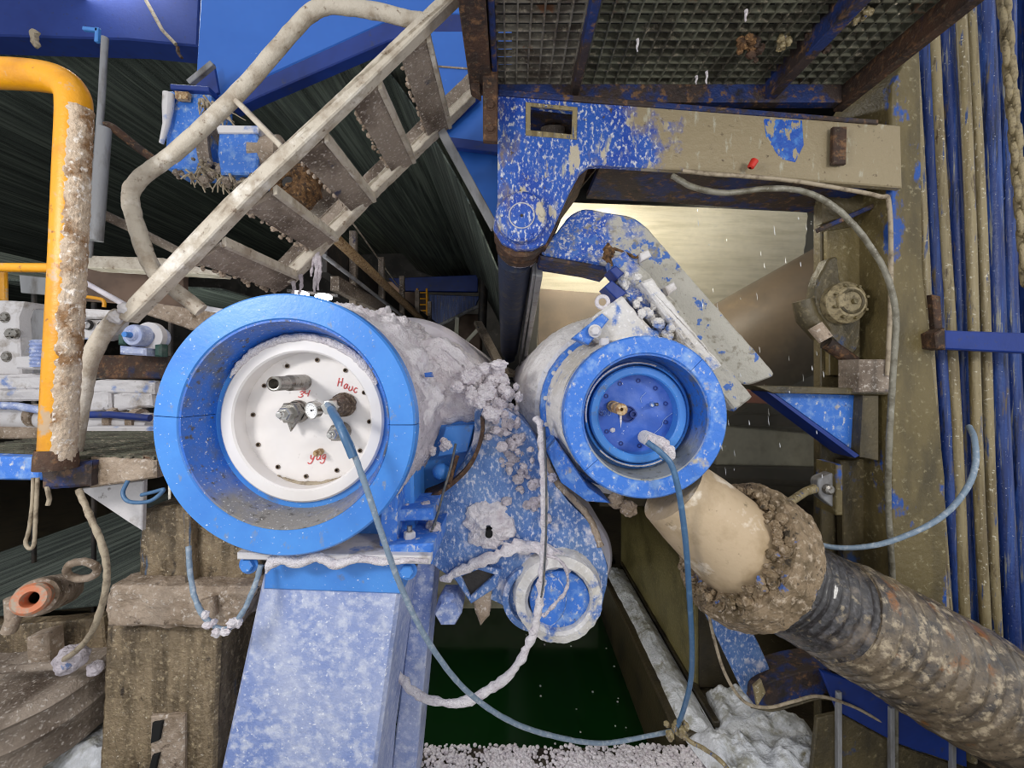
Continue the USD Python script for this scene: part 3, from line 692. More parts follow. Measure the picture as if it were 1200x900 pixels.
# brackets that carry the right roll
t = Thing("dogleg_arm", "bent blue steel arm with worn paint above the right roll", "arm")
AO = rounded([(632, 298), (668, 252), (684, 244), (742, 254), (758, 266), (797, 311), (910, 440), (876, 452), (838, 436), (800, 392), (748, 336), (716, 313), (690, 308)], 8, 3)
t.add("arm_plate", roughen(plate(AO, 1.80, .14, .006), .003, 40, .025, 3), "blue_arm", smooth=40)
t.add("rust_edge", plate([(632, 299), (690, 309), (716, 314), (714, 319), (690, 313), (634, 304)], 1.80, .2, .002), "rust_blue")
t.done()
t = Thing("clamp_bar", "crusted blue clamp bar running down beside the bent arm to the right roll", "clamp")
bar = t.add("clamp_body", roughen(plate([(717, 303), (733, 294), (790, 352), (882, 465), (861, 482), (826, 436), (776, 394), (730, 342)], 1.66, .12, .008), .008, 34, .018, 9), "blue_arm", smooth=50)
t.add("clamp_ridge", roughen(plate([(752, 330), (764, 326), (812, 388), (846, 428), (836, 436), (800, 398)], 1.60, .07, .006), .007, 40, .015, 19), "roll_frost", bar, smooth=50)
for pts in ([(708, 336), (717, 328), (735, 343), (724, 352)], [(714, 316), (722, 311), (732, 320), (724, 327)]):
    t.add("wedge_block", plate(pts, 1.64, .1, .004), "blue_dark", bar)
cap = t.add("cap_block", roughen(plate([(694, 372), (729, 347), (772, 394), (760, 400), (700, 402), (690, 392)], 1.60, .18, .008), .005, 40, .018, 6), "roll_frost", label="cream crusted cap block")
t.add("side_strap", plate([(671, 396), (706, 367), (714, 374), (690, 404)], 1.58, .06, .005), "blue_worn", cap)
t.add("strap_bolt", join([bolt(P(697, 388, 1.57), Yax, .018, .02), cbox(*(P(704, 396, 1.56)[0] + np.array([0, .03])), 1.55, 1.6, P(0, 396, 1.56)[2] - .03, P(0, 396, 1.56)[2], .004)]), "white_dirty", cap)
e = P(706, 354, 1.62)
t.add("lifting_eye", tube([e + .022 * np.array([math.cos(a), 0, math.sin(a)]) for a in np.linspace(0, 2 * PI, 24, endpoint=False)], .008, 8, closed=True), "frost_white", cap)
t.add("eye_stem", beam(P(708, 358, 1.62), P(716, 368, 1.62), .02, .02), "frost_white", cap)
pp = [P(x, y, 1.64) for x, y in [(745, 350), (760, 368), (772, 382), (784, 394), (770, 372), (756, 388), (790, 380), (742, 330), (798, 400), (806, 408)]]
t.add("pulp_crust", lumps(pp, .016, 31, 4, 1.2), "roll_frost", bar, kind="stuff")
t.add("lug", plate([(780, 336), (790, 330), (794, 338), (784, 346)], 1.62, .05, .004), "white_dirty", bar)
t.add("lug", plate([(750, 296), (760, 292), (764, 300), (752, 306)], 1.64, .05, .004), "white_dirty", bar)
t.done()
single("fluff_clump", join([roughen(blob(P(713, 297, 1.68), .028, 4, .5, 3, squash=(.7, .6, 1.2)), .012, 60, .008), tube(spline([P(719, 291, 1.68), P(735, 297, 1.68), P(745, 302, 1.67), P(752, 296, 1.67)], 5), .005, 6, .003, 80), tube([P(716, 304, 1.67), P(717, 312, 1.67)], .004, 6)]), "wood_fluff", "brown clump of fibre stuck on the bent blue arm", "fibre clump")

# ------------------------------------------------------------------ upper frame above the right roll
FY = 1.70
t = Thing("support_frame", "heavy blue frame beam with peeling paint and round pivot boss above the rolls", "frame")
fo = [(583, 110), (676, 119), (800, 127), (897, 133), (980, 139), (1056, 147), (1058, 220), (980, 214), (800, 199), (704, 193), (690, 194), (680, 202), (668, 224), (648, 268), (640, 284), (624, 292), (604, 292), (588, 284), (578, 268), (583, 236)]
t.add("front_plate", plate(fo, FY, .035, .005, holes=[[(622, 123), (672, 129), (671, 158), (622, 153)]]), "blue_peel")
t.add("window_frame", plate([(616, 119), (677, 125), (676, 163), (616, 158)], FY - .006, .012, .003, holes=[[(622, 124), (671, 129), (670, 157), (622, 152)]]), "pipe_cream")
t.add("back_plate", plate([(590, 112), (1030, 146), (1030, 214), (700, 195), (664, 240), (640, 268), (588, 270)], FY + .34, .04, .005), "rust")
t.add("top_plate", plate([(584, 104), (1030, 140), (1030, 145), (584, 111)], FY - .01, .4, .003), "rust_blue")
t.add("bottom_plate", plate([(704, 187), (800, 193), (1030, 208), (1030, 215), (800, 199), (704, 194)], FY + .03, .33, .002), "rust_blue", label="rusty underside of the beam")
t.add("paint_flake", plate([(895, 139), (940, 141), (942, 170), (932, 190), (915, 186), (905, 172), (898, 160)], FY - .0015, .004, .0008), "blue_flake", label="patch of blue paint left near the right end")
t.add("inner_pipe", lathe(P(648, 150, 1.9), (0, -.3, 1), [(-.03, 0), (-.03, .05), (.0, .055), (.0, .0)], 24), "tread_grime")
bc = P(611, 257, FY)
hub = t.add("pivot_hub", ylathe(bc, [(1.66, 0), (1.66, .088), (1.668, .098), (1.70, .102), (1.72, .108)], 48), "blue_peel")
t.add("hub_groove", ylathe(bc, [(1.657, .047), (1.655, .049), (1.657, .051), (1.67, .052), (1.67, .047)], 48, loop=True), "white_dirty", hub)
t.add("hub_pin", ylathe(bc, [(1.654, 0), (1.654, .005), (1.662, .006)], 12), "dark_iron", hub)
for a in np.linspace(0, 2 * PI, 7)[:-1]:
    t.add("hub_rivet", ylathe(bc + np.array([.078 * math.cos(a), 0, .078 * math.sin(a)]), [(1.655, 0), (1.655, .006), (1.665, .008)], 10), "blue_peel", hub)
b2 = P(611, 266, FY)
t.add("bearing_collar", roughen(ylathe(b2, [(1.735, .05), (1.735, .11), (1.80, .112), (1.81, .10), (1.85, .10), (1.86, .108), (1.92, .108), (1.93, .09), (1.97, .092), (1.97, .05)], 48), .004, 40, .02, 4), "rust")
t.add("collar_band", ylathe(b2, [(1.97, .05), (1.97, .098), (2.0, .1), (2.03, .096), (2.03, .05)], 48), "frost")
t.add("rust_cheek", plate([(690, 196), (668, 226), (650, 270), (640, 290), (632, 290), (655, 232), (676, 197)], FY + .036, .3, .002), "rust")
t.done()
single("idler_roll", join([tube([P(604, 300, 1.98), P(597, 410, 4.0)], .082, 40), tube([P(597, 410, 4.0), P(597.5, 420, 4.12)], [.05, .05], 20)]), "blue_navy", "long dark blue roll running back from the pivot hub between the presses", "roll")
single("guide_rail", join([beam(P(632, 312, 1.98), P(614, 425, 4.2), .03, .10), beam(P(626, 312, 2.0), P(609, 424, 4.2), .018, .09)]), "pipe_grey", "grey guide rail running back beside the dark blue roll", "rail")
single("pull_tag", lathe(P(879, 197, 1.66), (.6, 0, 1), [(0, .006), (.004, .013), (.034, .015), (.038, 0)], 12), "red_tag", "small red plug on the lower edge of the peeling frame beam", "plug")

# ------------------------------------------------------------------ grating walkway overhead
GZ = CZ + 1.155
t = Thing("grating_walkway", "steel grating walkway overhead seen from below with rusty edge beams", "walkway")
x0, x1, y0, y1 = -.05, 1.36, .80, 1.745
mid = .265
for x in np.arange(x0 + .03, x1, .0445):
    t.add("bearing_bar", cbox(x - .003, x + .003, y0, y1, GZ + .02, GZ + .052, .0008), "grating_grey" if x < mid else "grating_green", smooth=False)
for y in np.arange(y0 + .02, y1, .0385):
    t.add("cross_bar", cbox(x0, mid, y - .003, y + .003, GZ + .022, GZ + .046, .0008), "grating_grey", smooth=False)
    t.add("cross_bar", cbox(mid, x1, y - .003, y + .003, GZ + .022, GZ + .046, .0008), "grating_green", smooth=False)
t.add("edge_beam", cbox(-.16, -.075, .8, 1.74, GZ - .03, GZ + .09, .004), "rust")
t.add("edge_beam", cbox(-.07, -.05, .8, 1.76, GZ - .015, GZ + .06, .003), "rust_blue")
t.add("cross_beam", cbox(-.05, 1.36, 1.745, 1.79, GZ - .05, GZ + .06, .004), "rust_blue")
t.add("stiffener", cbox(mid - .016, mid + .012, .8, 1.75, GZ - .03, GZ + .05, .003), "rust_blue")
t.add("stiffener", cbox(1.04, 1.085, .8, 1.75, GZ - .04, GZ + .05, .003), "rust_blue")
t.add("edge_beam", cbox(1.36, 1.40, .8, 1.8, GZ - .06, GZ + .08, .004), "rust")
t.add("hanger", plate([(977, 148), (993, 148), (992, 192), (976, 192)], 1.67, .02, .003), "rust")
pl = t.add("hanger", plate([(565, -30), (584, -30), (583, 165), (566, 164)], 1.62, .03, .004), "rust")
t.add("hanger", plate([(550, -30), (563, -30), (563, 110), (552, 104)], 1.66, .05, .004), "rust")
for y in (124, 151):
    t.add("hanger_bolt", bolt(P(575, y, 1.62), Yax, .014, .01), "rust", pl)
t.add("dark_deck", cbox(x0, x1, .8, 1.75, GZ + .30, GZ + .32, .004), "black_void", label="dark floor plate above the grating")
t.done()
for k, (x, y) in enumerate([(875, 50), (888, 57), (922, 52), (955, 47), (1008, 18)]):
    gq = np.random.default_rng(60 + k)
    single("dead_leaf", lumps([P(x + dx, y + dy, 1.155 * F / (436 - y) * 1.0) + [0, 0, .0] for dx, dy in gq.normal(0, 3.5, (5, 2))], .013, k, 2, .8, 2), ["wood_fluff", "rust", "pipe_cream", "rust", "pipe_cream"][k],
           ["brown clump of pulp hanging from the grating, left of the others", "rusty lump of pulp under the grating beside the brown clump", "pale tan flake of pulp hanging under the middle of the grating", "small rusty lump by the blue stiffener of the grating", "pale flake near the right stiffener of the grating"][k], "pulp clump")

for x, y, l, lb in ((747, 50, 9, "thin white pulp drip under the grating left of the rusty lump"), (828, 88, 9, "white pulp drip near the cross beam below the grating, the longer one"), (816, 93, 6, "white pulp drip near the cross beam below the grating, the shorter one"), (874, 16, 8, "white pulp drip near the top edge of the grating")):
    Yd = 1.16 * F / (436 - y)
    single("pulp_drip", tube([P(x + .6 * math.sin(u * 4), y - 4 + l * u, Yd) for u in np.linspace(0, 1.6, 8)], np.linspace(.006, .002, 8), 8, .003, 80, x), "frost_white", lb, "pulp drip", smooth=60)

# ------------------------------------------------------------------ right side: column, machine wall, pipes
t = Thing("frame_column", "tall dirty tan steel column at right with flaking blue paint", "column")
t.add("column_face", plate([(1042, 100), (1078, 40), (1084, 320), (1110, 560), (1118, 1000), (1044, 1000)], 1.75, .4, .012), "column_tan")
t.add("web_plate", plate([(962, 196), (1046, 205), (1048, 1000), (962, 900), (962, 560)], 1.93, .05, .004), "tan_dark")
t.add("edge_angle", plate([(1020, 222), (1040, 226), (1042, 900), (1024, 900)], 1.87, .05, .004), "column_tan")
t.add("top_gusset", plate([(964, 208), (1040, 216), (1036, 240), (964, 262)], 1.88, .05, .004), "tan_dark")
t.add("gusset_bar", beam(P(958, 270, 1.84), P(1040, 234, 1.84), .028, .02), "rust_blue")
t.add("side_plate", plate([(970, 270), (1018, 262), (1020, 440), (972, 440)], 1.90, .03, .004), "column_tan")
t.add("joint_box", plate([(1008, 421), (1046, 421), (1046, 460), (1008, 460)], 1.72, .12, .006), "tread_grime")
t.add("lower_plate", plate([(986, 540), (1038, 536), (1042, 720), (990, 700)], 1.88, .04, .004), "tan_dark")
t.done()
t = Thing("pivot_bearing", "round greasy pivot bearing on the inner face of the tan column", "bearing")
pb = P(985, 356, 1.84)
t.add("bearing_plate", roughen(plate(rounded([(957, 330), (972, 302), (982, 300), (984, 330), (1010, 350), (1008, 405), (998, 418), (952, 374)], 8), 1.84, .06, .006), .003, 40, .02, 3), "tan_dark")
ds = t.add("bearing_disc", ylathe(pb, [(1.78, 0), (1.78, .062), (1.785, .066), (1.80, .082), (1.806, .088), (1.86, .09)], 48), "chain_tan")
t.add("disc_ring", ylathe(pb, [(1.776, .042), (1.772, .046), (1.776, .052), (1.79, .052), (1.79, .042)], 40, loop=True), "tan_dark", ds)
t.add("center_key", plate([(983, 345), (991, 343), (993, 358), (984, 361)], 1.765, .02, .003), "chain_tan", ds)
t.add("grease_plug", ylathe(P(996, 354, 1.8), [(1.766, 0), (1.766, .01), (1.77, .012), (1.79, .012)], 14), "column_tan", ds)
for a in np.linspace(.3, 2 * PI + .3, 9)[:-1]:
    t.add("disc_bolt", ylathe(pb + np.array([.07 * math.cos(a), 0, .07 * math.sin(a)]), [(1.776, 0), (1.776, .006), (1.79, .007)], 8), "column_tan", ds)
t.add("side_knuckle", tube([P(940, 352, 1.86), P(946, 372, 1.86), P(962, 392, 1.86)], [.04, .045, .04], 12), "tan_dark")
t.add("link_rod", tube([P(955, 382, 1.8), P(968, 398, 1.78)], [.03, .028], 16), "crust_brown")
t.add("lower_link", tube([P(968, 402, 1.85), P(1000, 424, 1.85)], .028, 12), "rust")
t.done()
t = Thing("corner_bracket", "triangular blue wall bracket with rust patches below the pivot bearing", "bracket")
t.add("web", plate([(906, 460), (1012, 463), (1008, 534)], 1.82, .02, .003), "blue_worn")
t.add("top_flange", plate([(885, 452), (1042, 456), (1042, 463), (906, 461)], 1.76, .14, .003), "tan_dark")
t.add("slope_flange", plate([(898, 459), (906, 460), (1008, 534), (1002, 537)], 1.77, .12, .002), "blue_dark")
t.add("side_flange", plate([(1012, 463), (1030, 463), (1030, 540), (1008, 536)], 1.77, .12, .003), "tan_dark")
t.done()
t = Thing("clevis", "small grey clevis with pin holding the rod beside the hose flange", "clevis")
t.add("clevis_plate", plate(rounded([(958, 562), (972, 556), (984, 552), (986, 602), (978, 596), (960, 582)], 6), 1.80, .05, .004), "pipe_grey")
t.add("clevis_base", plate([(980, 545), (988, 545), (988, 604), (980, 604)], 1.78, .12, .003), "column_tan")
t.add("clevis_pin", ylathe(P(969, 573, 1.8), [(1.775, 0), (1.775, .012), (1.78, .02), (1.80, .022)], 20), "steel")
t.add("rod", tube([P(920, 592, 1.72), P(944, 576, 1.8), P(962, 570, 1.83)], [.017, .017, .02], 12), "pipe_cream")
t.done()

t = Thing("machine_wall", "blue ribbed machine side behind the pipes at the right edge", "machine side")
t.add("back_sheet", plate([(1076, -200), (1420, -260), (1420, 1150), (1100, 1150)], 2.12, .05, .005), "pipe_blue")
for k, x in enumerate([1096, 1112, 1156, 1172, 1186, 1206, 1222, 1240]):
    t.add("rib", plate([(x, -120), (x + 7, -120), (x + 12, 1050), (x + 5, 1050)], 2.05, .07, .006), "pipe_blue")
t.done()
pipes = [  # x top, x bottom, radius px, depth, material, label
    (1044, 1126, 4, 1.64, "cable_tan", "thin tan cable leaning over the tan column"),
    (1062, 1124, 5, 1.70, "pipe_cream", "cream pipe next to the tan column"),
    (1076, 1134, 7, 1.74, "pipe_blue", "blue pipe beside the cream pipe at the column"),
    (1090, 1142, 6, 1.72, "pipe_cream", "peeling cream pipe between two blue pipes"),
    (1104, 1152, 8, 1.76, "pipe_blue", "thick blue pipe left of the twin cream pipes"),
    (1124, 1164, 5, 1.70, "pipe_cream", "left one of the twin cream pipes"),
    (1136, 1178, 5, 1.72, "pipe_cream", "right one of the twin cream pipes"),
    (1150, 1192, 9, 1.78, "pipe_blue", "blue pipe right of the twin cream pipes"),
    (1170, 1208, 7, 1.82, "pipe_blue", "outermost blue pipe behind the chain"),
]
for xa, xb, r, Y, mt, lb in pipes:
    Y += .13
    pts = [P(xa + (xb - xa) * k + 1.5 * math.sin(k * 9 + xa), -40 + 1000 * k, Y) for k in np.linspace(0, 1, 14)]
    single("pipe" if mt != "cable_tan" else "cable", tube(pts, px(r, Y), 16), mt, lb, "pipe" if mt != "cable_tan" else "cable", "pipes on the machine side" if mt != "cable_tan" else None)
t = Thing("tie_bar", "short blue horizontal bar clamped over the pipes", "bar")
t.add("flat_bar", plate([(1107, 387), (1230, 391), (1230, 415), (1107, 409)], 1.70, .05, .005), "blue_dark")
t.add("end_clip", plate([(1096, 390), (1108, 384), (1109, 410), (1098, 408)], 1.69, .08, .004), "rust")
t.add("rusty_patch", plate([(1093, 345), (1103, 347), (1106, 392), (1097, 390)], 1.74, .03, .004), "rust")
t.done()
# chain
t = Thing("hanging_chain", "hanging tan link chain at the upper right edge", "chain")
ca, cb_ = P(1176, -6, 1.5), P(1204, 330, 1.5)
nl = 17
dirv = (cb_ - ca) / np.linalg.norm(cb_ - ca)
for k in range(nl):
    c = ca + (cb_ - ca) * (k + .5) / nl
    a = frame_of(dirv)[0]
    side = (a if k % 2 else np.cross(a, dirv)) * .9 + (np.cross(a, dirv) if k % 2 else a) * .45
    side /= np.linalg.norm(side)
    L = np.linalg.norm(cb_ - ca) / nl
    loop = [c + dirv * (L * .42 * np.sign(math.sin(u)) * 1 + L * .34 * math.sin(u)) + side * .021 * math.cos(u) for u in np.linspace(.01, 2 * PI + .01, 14, endpoint=False)]
    t.add("link", tube(loop, .0098, 8, closed=True), "chain_tan", smooth=60)
t.done()

# ------------------------------------------------------------------ elbow, flange and suction hose at lower right
t = Thing("suction_hose", "thick ribbed dirty suction hose running to the lower right corner", "hose")
hp = spline([P(888, 662, 1.53), P(940, 694, 1.54), P(1010, 731, 1.545), P(1090, 776, 1.55), P(1180, 830, 1.55), P(1300, 902, 1.55)], 40)
k = np.arange(len(hp))
rib = .0065 * np.abs(np.sin(k * .43)) + .005 * (np.sin(k * .105) > .5) + .003 * np.sin(k * .07) + .05 * k / len(hp)
n1 = 62
t.add("hose_body", tube(hp[n1 - 1:], .166 + rib[n1 - 1:], 64, .005, 24, 5), "hose_tan", smooth=60)
t.add("hose_cuff", tube(hp[:n1], .158 + rib[:n1] * 1.05, 64, .006, 24, 6), "hose_black", smooth=60, label="black rubber cuff end of the hose")
t.done()
fd = hp[14] - hp[0]; fd /= np.linalg.norm(fd)
fd = fd + np.array([0, .16, 0]); fd /= np.linalg.norm(fd)
fc = P(868, 646, 1.53)
t = Thing("pipe_elbow", "cream painted tapered pipe stub with dirt crusted flange under the right roll", "pipe")
t.add("taper_pipe", lathe(P(788, 574, 1.53), fc - P(788, 574, 1.53), [(0, .02), (0, .135), (.10, .150), (.28, .168), (.36, .170)], 56), "elbow_cream")
fg = t.add("flange", roughen(lathe(fc, fd, [(-.045, .15), (-.045, .235), (-.035, .248), (.01, .25), (.016, .244), (.022, .25), (.06, .25), (.068, .24), (.068, .15)], 64), .010, 34, .014, 3, .44, 5), "flange_dirt", smooth=50)
a, b, d = frame_of(fd)
for k in range(12):
    u = k * 2 * PI / 12 + .2
    t.add("flange_bolt", bolt(fc - fd * .05 + .205 * (math.cos(u) * a + math.sin(u) * b), fd, .016, .016), "flange_dirt", fg)
pts = [fc - fd * .06 + .19 * (math.cos(u) * a + math.sin(u) * b) for u in np.linspace(0, 2 * PI, 40)]
t.add("pulp_crust", lumps(pts, .014, 17, 3, .9), "flange_dirt", fg, kind="stuff")
t.add("drain_stub", tube([P(856, 704, 1.46), P(848, 724, 1.44)], [.015, .013], 14), "elbow_cream", label="short pale drain stub")
t.add("rust_lug", join([blob(P(722, 586, 1.6), .03, 3, .3), blob(P(736, 596, 1.58), .03, 6, .4)]), "crust_brown")
for dx in (0, 8):
    t.add("wire_coil", tube([P(936 + 9 * math.cos(u), 650 + dx + 4 * math.sin(u), 1.34) for u in np.linspace(0, 2 * PI, 14, endpoint=False)], .007, 6, closed=True), "rust")
t.done()

# lower right structure
t = Thing("tank_side", "wet olive tank side standing on the pit ledge below the right roll", "tank")
t.add("side_sheet", cbox(.97, 1.0, 2.25, 3.75, .03, .86, .01), "olive")
t.add("bottom_lip", cbox(.955, .985, 2.0, 3.7, .03, .06, .004), "olive_dark")
t.add("top_beam", cbox(.62, 1.0, 3.0, 3.9, .75, .95, .01), "olive_dark")
t.add("near_corner", cbox(.99, 1.6, 2.25, 2.30, .03, .7, .01), "olive_dark")
t.done()
single("flat_strut", roughen(plate([(818, 700), (862, 702), (888, 752), (907, 794), (884, 824), (872, 812), (852, 770)], 1.86, .03, .004), .0015, 30, .03), "blue_frost", "flat worn blue strut leaning under the suction hose", "strut")
t = Thing("channel_bracket", "curved blue and rusty channel below the suction hose", "bracket")
t.add("upper_face", plate(spline([(884, 826), (890, 806), (930, 790), (972, 782)], 4).tolist() + [(985, 806), (962, 816), (930, 824), (905, 832)], 1.80, .14, .004), "rust_blue")
t.add("lip", tube(spline([P(x, y, 1.79) for x, y in [(880, 828), (905, 832), (930, 826), (962, 818), (990, 824)]], 5), .006, 8), "tan_dark")
t.add("end_tab", plate([(884, 806), (893, 798), (898, 812), (888, 828)], 1.77, .02, .003), "pipe_cream")
t.done()
t = Thing("lower_casing", "dark blue lower casing with seams under the suction hose", "casing")
t.add("upper_panel", plate([(962, 786), (1040, 812), (1132, 850), (1134, 900), (1052, 872), (982, 834)], 1.73, .02, .004), "blue_dark")
t.add("lower_panel", plate([(958, 842), (984, 836), (1052, 874), (1132, 902), (1140, 1000), (940, 1000)], 1.735, .02, .004), "tan_dark")
for x in (984, 1046, 1118):
    t.add("seam_strip", plate([(x - 2, 812 + (x - 984) * .3), (x + 3, 812 + (x - 984) * .3), (x + 4, 1000), (x - 1, 1000)], 1.715, .02, .002), "pipe_grey")
t.done()

# foam and pellets
def foam_sheet(poly, z, seed, amp=.05, step=.022):
    p = Polygon(poly)
    x0, y0, x1, y1 = p.bounds
    v2, f2 = trimesh.creation.triangulate_polygon(p, engine="earcut")
    m = mk(np.c_[v2, np.zeros(len(v2))], f2)
    v, f = trimesh.remesh.subdivide_to_size(m.vertices, m.faces, step, max_iter=12)
    m = trimesh.Trimesh(v, f, process=False); m.merge_vertices()
    v = m.vertices.copy()
    from shapely import points, distance
    d = distance(p.exterior, points(v[:, :2]))
    h = np.clip(d / .06, 0, 1)
    v[:, 2] = z + h * (.01 + amp * meshkit.fbm(np.c_[v[:, :2] * 14, np.full(len(v), seed)], 4, seed) * 1.1)
    return mk(v, m.faces)
single("foam", foam_sheet([(.79, 2.0), (.95, 1.9), (.95, 3.6), (.78, 3.6), (.80, 2.8)], .035, 3, .05), "foam", "strip of grey white foam lying along the pit wall ledge", "foam", kind="stuff", smooth=60)
single("foam", foam_sheet([(.86, 1.72), (1.16, 1.66), (1.36, 1.78), (1.42, 2.02), (1.25, 2.22), (1.02, 2.24), (.96, 2.0), (.80, 1.95)], .015, 5, .12), "foam", "wide pile of bright white foam on the floor under the flat strut", "foam", kind="stuff", smooth=60)
single("foam", foam_sheet([(1.0, 1.45), (1.3, 1.4), (1.4, 1.6), (1.1, 1.62)], .015, 8, .05), "foam", "small patch of foam in the bottom right beside the casing", "foam", kind="stuff", smooth=60)

proto = Usd.Prim()
def pellets(name, n, box, z, r, label, mat, seed, dens=None):
    gq = np.random.default_rng(seed)
    path = "/World/" + numbered(name)
    pi = UsdGeom.PointInstancer.Define(stage, path)
    protos = []
    for k in range(3):
        m = blob((0, 0, 0), 1.0, seed + k, .3, sub=1, squash=(1, 1, .7))
        put(f"{path}/pellet_{k:03d}" if k else f"{path}/pellet", m, mat, 60)
        protos.append(f"{path}/pellet_{k:03d}" if k else f"{path}/pellet")
    pi.CreatePrototypesRel().SetTargets([Sdf.Path(q) for q in protos])
    x = gq.uniform(box[0], box[1], n); y = gq.uniform(box[2], box[3], n)
    if dens is not None:
        keep = gq.random(n) < dens(x, y); x, y = x[keep], y[keep]
    n = len(x)
    pi.CreatePositionsAttr(Vt.Vec3fArray.FromNumpy(np.c_[x, y, z + gq.uniform(0, .012, n)].astype(np.float32)))
    s = gq.uniform(.6, 1.4, n) * r
    pi.CreateScalesAttr(Vt.Vec3fArray.FromNumpy(np.c_[s, s, s].astype(np.float32)))
    pi.CreateProtoIndicesAttr(Vt.IntArray.FromNumpy(gq.integers(0, 3, n).astype(np.int32)))
    tag(pi.GetPrim(), label, "pulp flakes", None, "stuff")
pellets("pulp_flakes", 16000, (-.62, .9, 1.45, 1.94), -.004, .0075, "loose white pulp flakes strewn over the near pit ledge", "frost_white", 5, lambda x, y: np.clip((x + .62) * 1.8, .03, 1) * np.where(y < 1.9, 1, .6) * np.clip(meshkit.noise(np.c_[x * 7, y * 7, x * 0], 3) * 1.9 - .15, 0, 1))
pellets("pulp_flakes", 240, (-.5, .75, 1.95, 3.6), -.35, .006, "tiny white specks of pulp floating on the dark water", "frost_white", 9, lambda x, y: np.clip(x, .02, 1) * .4)

# ------------------------------------------------------------------ cables
def cable(name, pts, r, mat, label, cat="cable", rough=0, seed=0, n=10):
    p = spline([P(*q) for q in pts], 10)
    return single(name, tube(p, r, n, rough, 60, seed), mat, label, cat, smooth=60)
cable("hose", [(383, 473, 1.34), (392, 487, 1.26), (408, 515, 1.2), (427, 565, 1.2), (446, 622, 1.22), (470, 688, 1.25), (502, 752, 1.3), (543, 806, 1.4), (592, 842, 1.5), (642, 861, 1.6), (704, 871, 1.72), (762, 862, 1.8), (795, 855, 1.84)], .0085, "cable_grey", "long grey hose from the white cover down to the pit ledge", "hose", .0015, 1)
cable("hose_sleeve", [(388, 480, 1.29), (396, 494, 1.225), (404, 512, 1.195), (414, 536, 1.19)], .0125, "cable_blue", "thick blue sleeve on the hose at the white cover", "hose sleeve", .001, 4)
cable("cable", [(464, 788, 1.60), (482, 808, 1.58), (515, 823, 1.56), (556, 818, 1.55), (598, 789, 1.55), (622, 750, 1.54), (631, 715, 1.53), (635, 680, 1.53)], .0125, "frost_white", "pulp crusted cable looping over the water below the swing arm", "cable", .012, 2, 14)
cable("cable", [(635, 680, 1.53), (637, 640, 1.54), (638, 590, 1.54), (636, 540, 1.55), (633, 500, 1.56), (628, 490, 1.58)], .011, "frost_white", "upright pulp crusted cable in front of the swing arm", "cable", .012, 3, 14)
cable("wire", [(638, 500, 1.54), (640, 560, 1.52), (640, 620, 1.515), (637, 680, 1.515), (634, 700, 1.515)], .004, "cable_dark", "thin dark wire along the upright crusted cable", "wire")
cable("wire", [(640, 650, 1.52), (655, 656, 1.52), (664, 670, 1.52), (664, 690, 1.52), (652, 706, 1.52), (636, 722, 1.52)], .005, "frost", "short looped wire over the blue end disc of the swing arm", "wire", rough=.006)
cable("hose", [(758, 518, 1.36), (776, 532, 1.34), (788, 548, 1.33), (797, 585, 1.34), (804, 640, 1.38), (808, 700, 1.45), (811, 760, 1.55), (809, 800, 1.65), (800, 835, 1.75), (793, 852, 1.8)], .0095, "cable_blue", "blue grey hose hanging from the right roll to the pit ledge", "hose", .001, 5)
cable("wire", [(828, 705, 1.62), (836, 745, 1.62), (850, 790, 1.62), (872, 822, 1.64), (900, 829, 1.66), (930, 822, 1.68), (960, 816, 1.70), (1000, 828, 1.72), (1040, 850, 1.74)], .006, "cable_tan", "thin tan cable hanging behind the flange to the blue channel", "cable")
cable("hose", [(950, 636, 1.70), (985, 642, 1.66), (1030, 638, 1.62), (1075, 622, 1.58), (1108, 602, 1.56), (1132, 574, 1.55), (1143, 545, 1.56), (1142, 515, 1.6), (1136, 500, 1.68)], .0095, "cable_grey", "grey blue hose sagging across the tan column", "hose", .001, 6)
cable("conduit", [(788, 206, 1.68), (812, 219, 1.64), (850, 226, 1.62), (900, 221, 1.62), (940, 224, 1.62), (974, 240, 1.62), (1006, 270, 1.62), (1034, 312, 1.62), (1046, 345, 1.62), (1050, 378, 1.63), (1047, 430, 1.64), (1042, 520, 1.65), (1041, 590, 1.70), (1046, 680, 1.735), (1049, 800, 1.735), (1049, 960, 1.735)], .0105, "conduit_grime", "pale grey conduit curving under the frame beam and down the column", "conduit", .002, 7)
cable("conduit", [(800, 200, 1.69), (835, 204, 1.66), (880, 207, 1.65), (930, 212, 1.65), (985, 221, 1.66), (1030, 230, 1.68), (1042, 240, 1.70), (1044, 330, 1.71), (1040, 440, 1.71)], .008, "cable_tan", "thin tan conduit along the lower edge of the frame beam", "conduit", .001, 8)
cable("cable", [(221, 640, 1.34), (224, 680, 1.32), (233, 712, 1.3), (250, 733, 1.3), (268, 736, 1.3), (284, 718, 1.3), (297, 690, 1.31), (306, 662, 1.33)], .0075, "cable_grey", "frosted cable loop between the dirty pillar and the pedestal", "cable", .003, 9)
single("pulp_lump", lumps([P(x, y, 1.295) for x, y in [(238, 722), (246, 731), (256, 737), (268, 737), (278, 728)]], .011, 12, 2, .6), "frost_white", "white pulp caught in the bottom of the frosted cable loop", "pulp", kind="stuff")
cable("cable", [(92, 574, 1.33), (106, 606, 1.31), (118, 634, 1.3), (125, 665, 1.3), (122, 700, 1.31), (108, 740, 1.34), (90, 762, 1.4), (70, 776, 1.5)], .0085, "cable_tan", "tan cable hanging from the left platform to the pipe work", "cable", .003, 10)
cable("cord_loop", [(39, 560, 1.33), (38, 590, 1.33), (34, 620, 1.33), (30, 636, 1.33), (35, 643, 1.33), (40, 636, 1.33), (42, 600, 1.33), (44, 560, 1.33)], .005, "cable_tan", "narrow loop of tan cord hanging below the left platform", "cord", .001, 11)
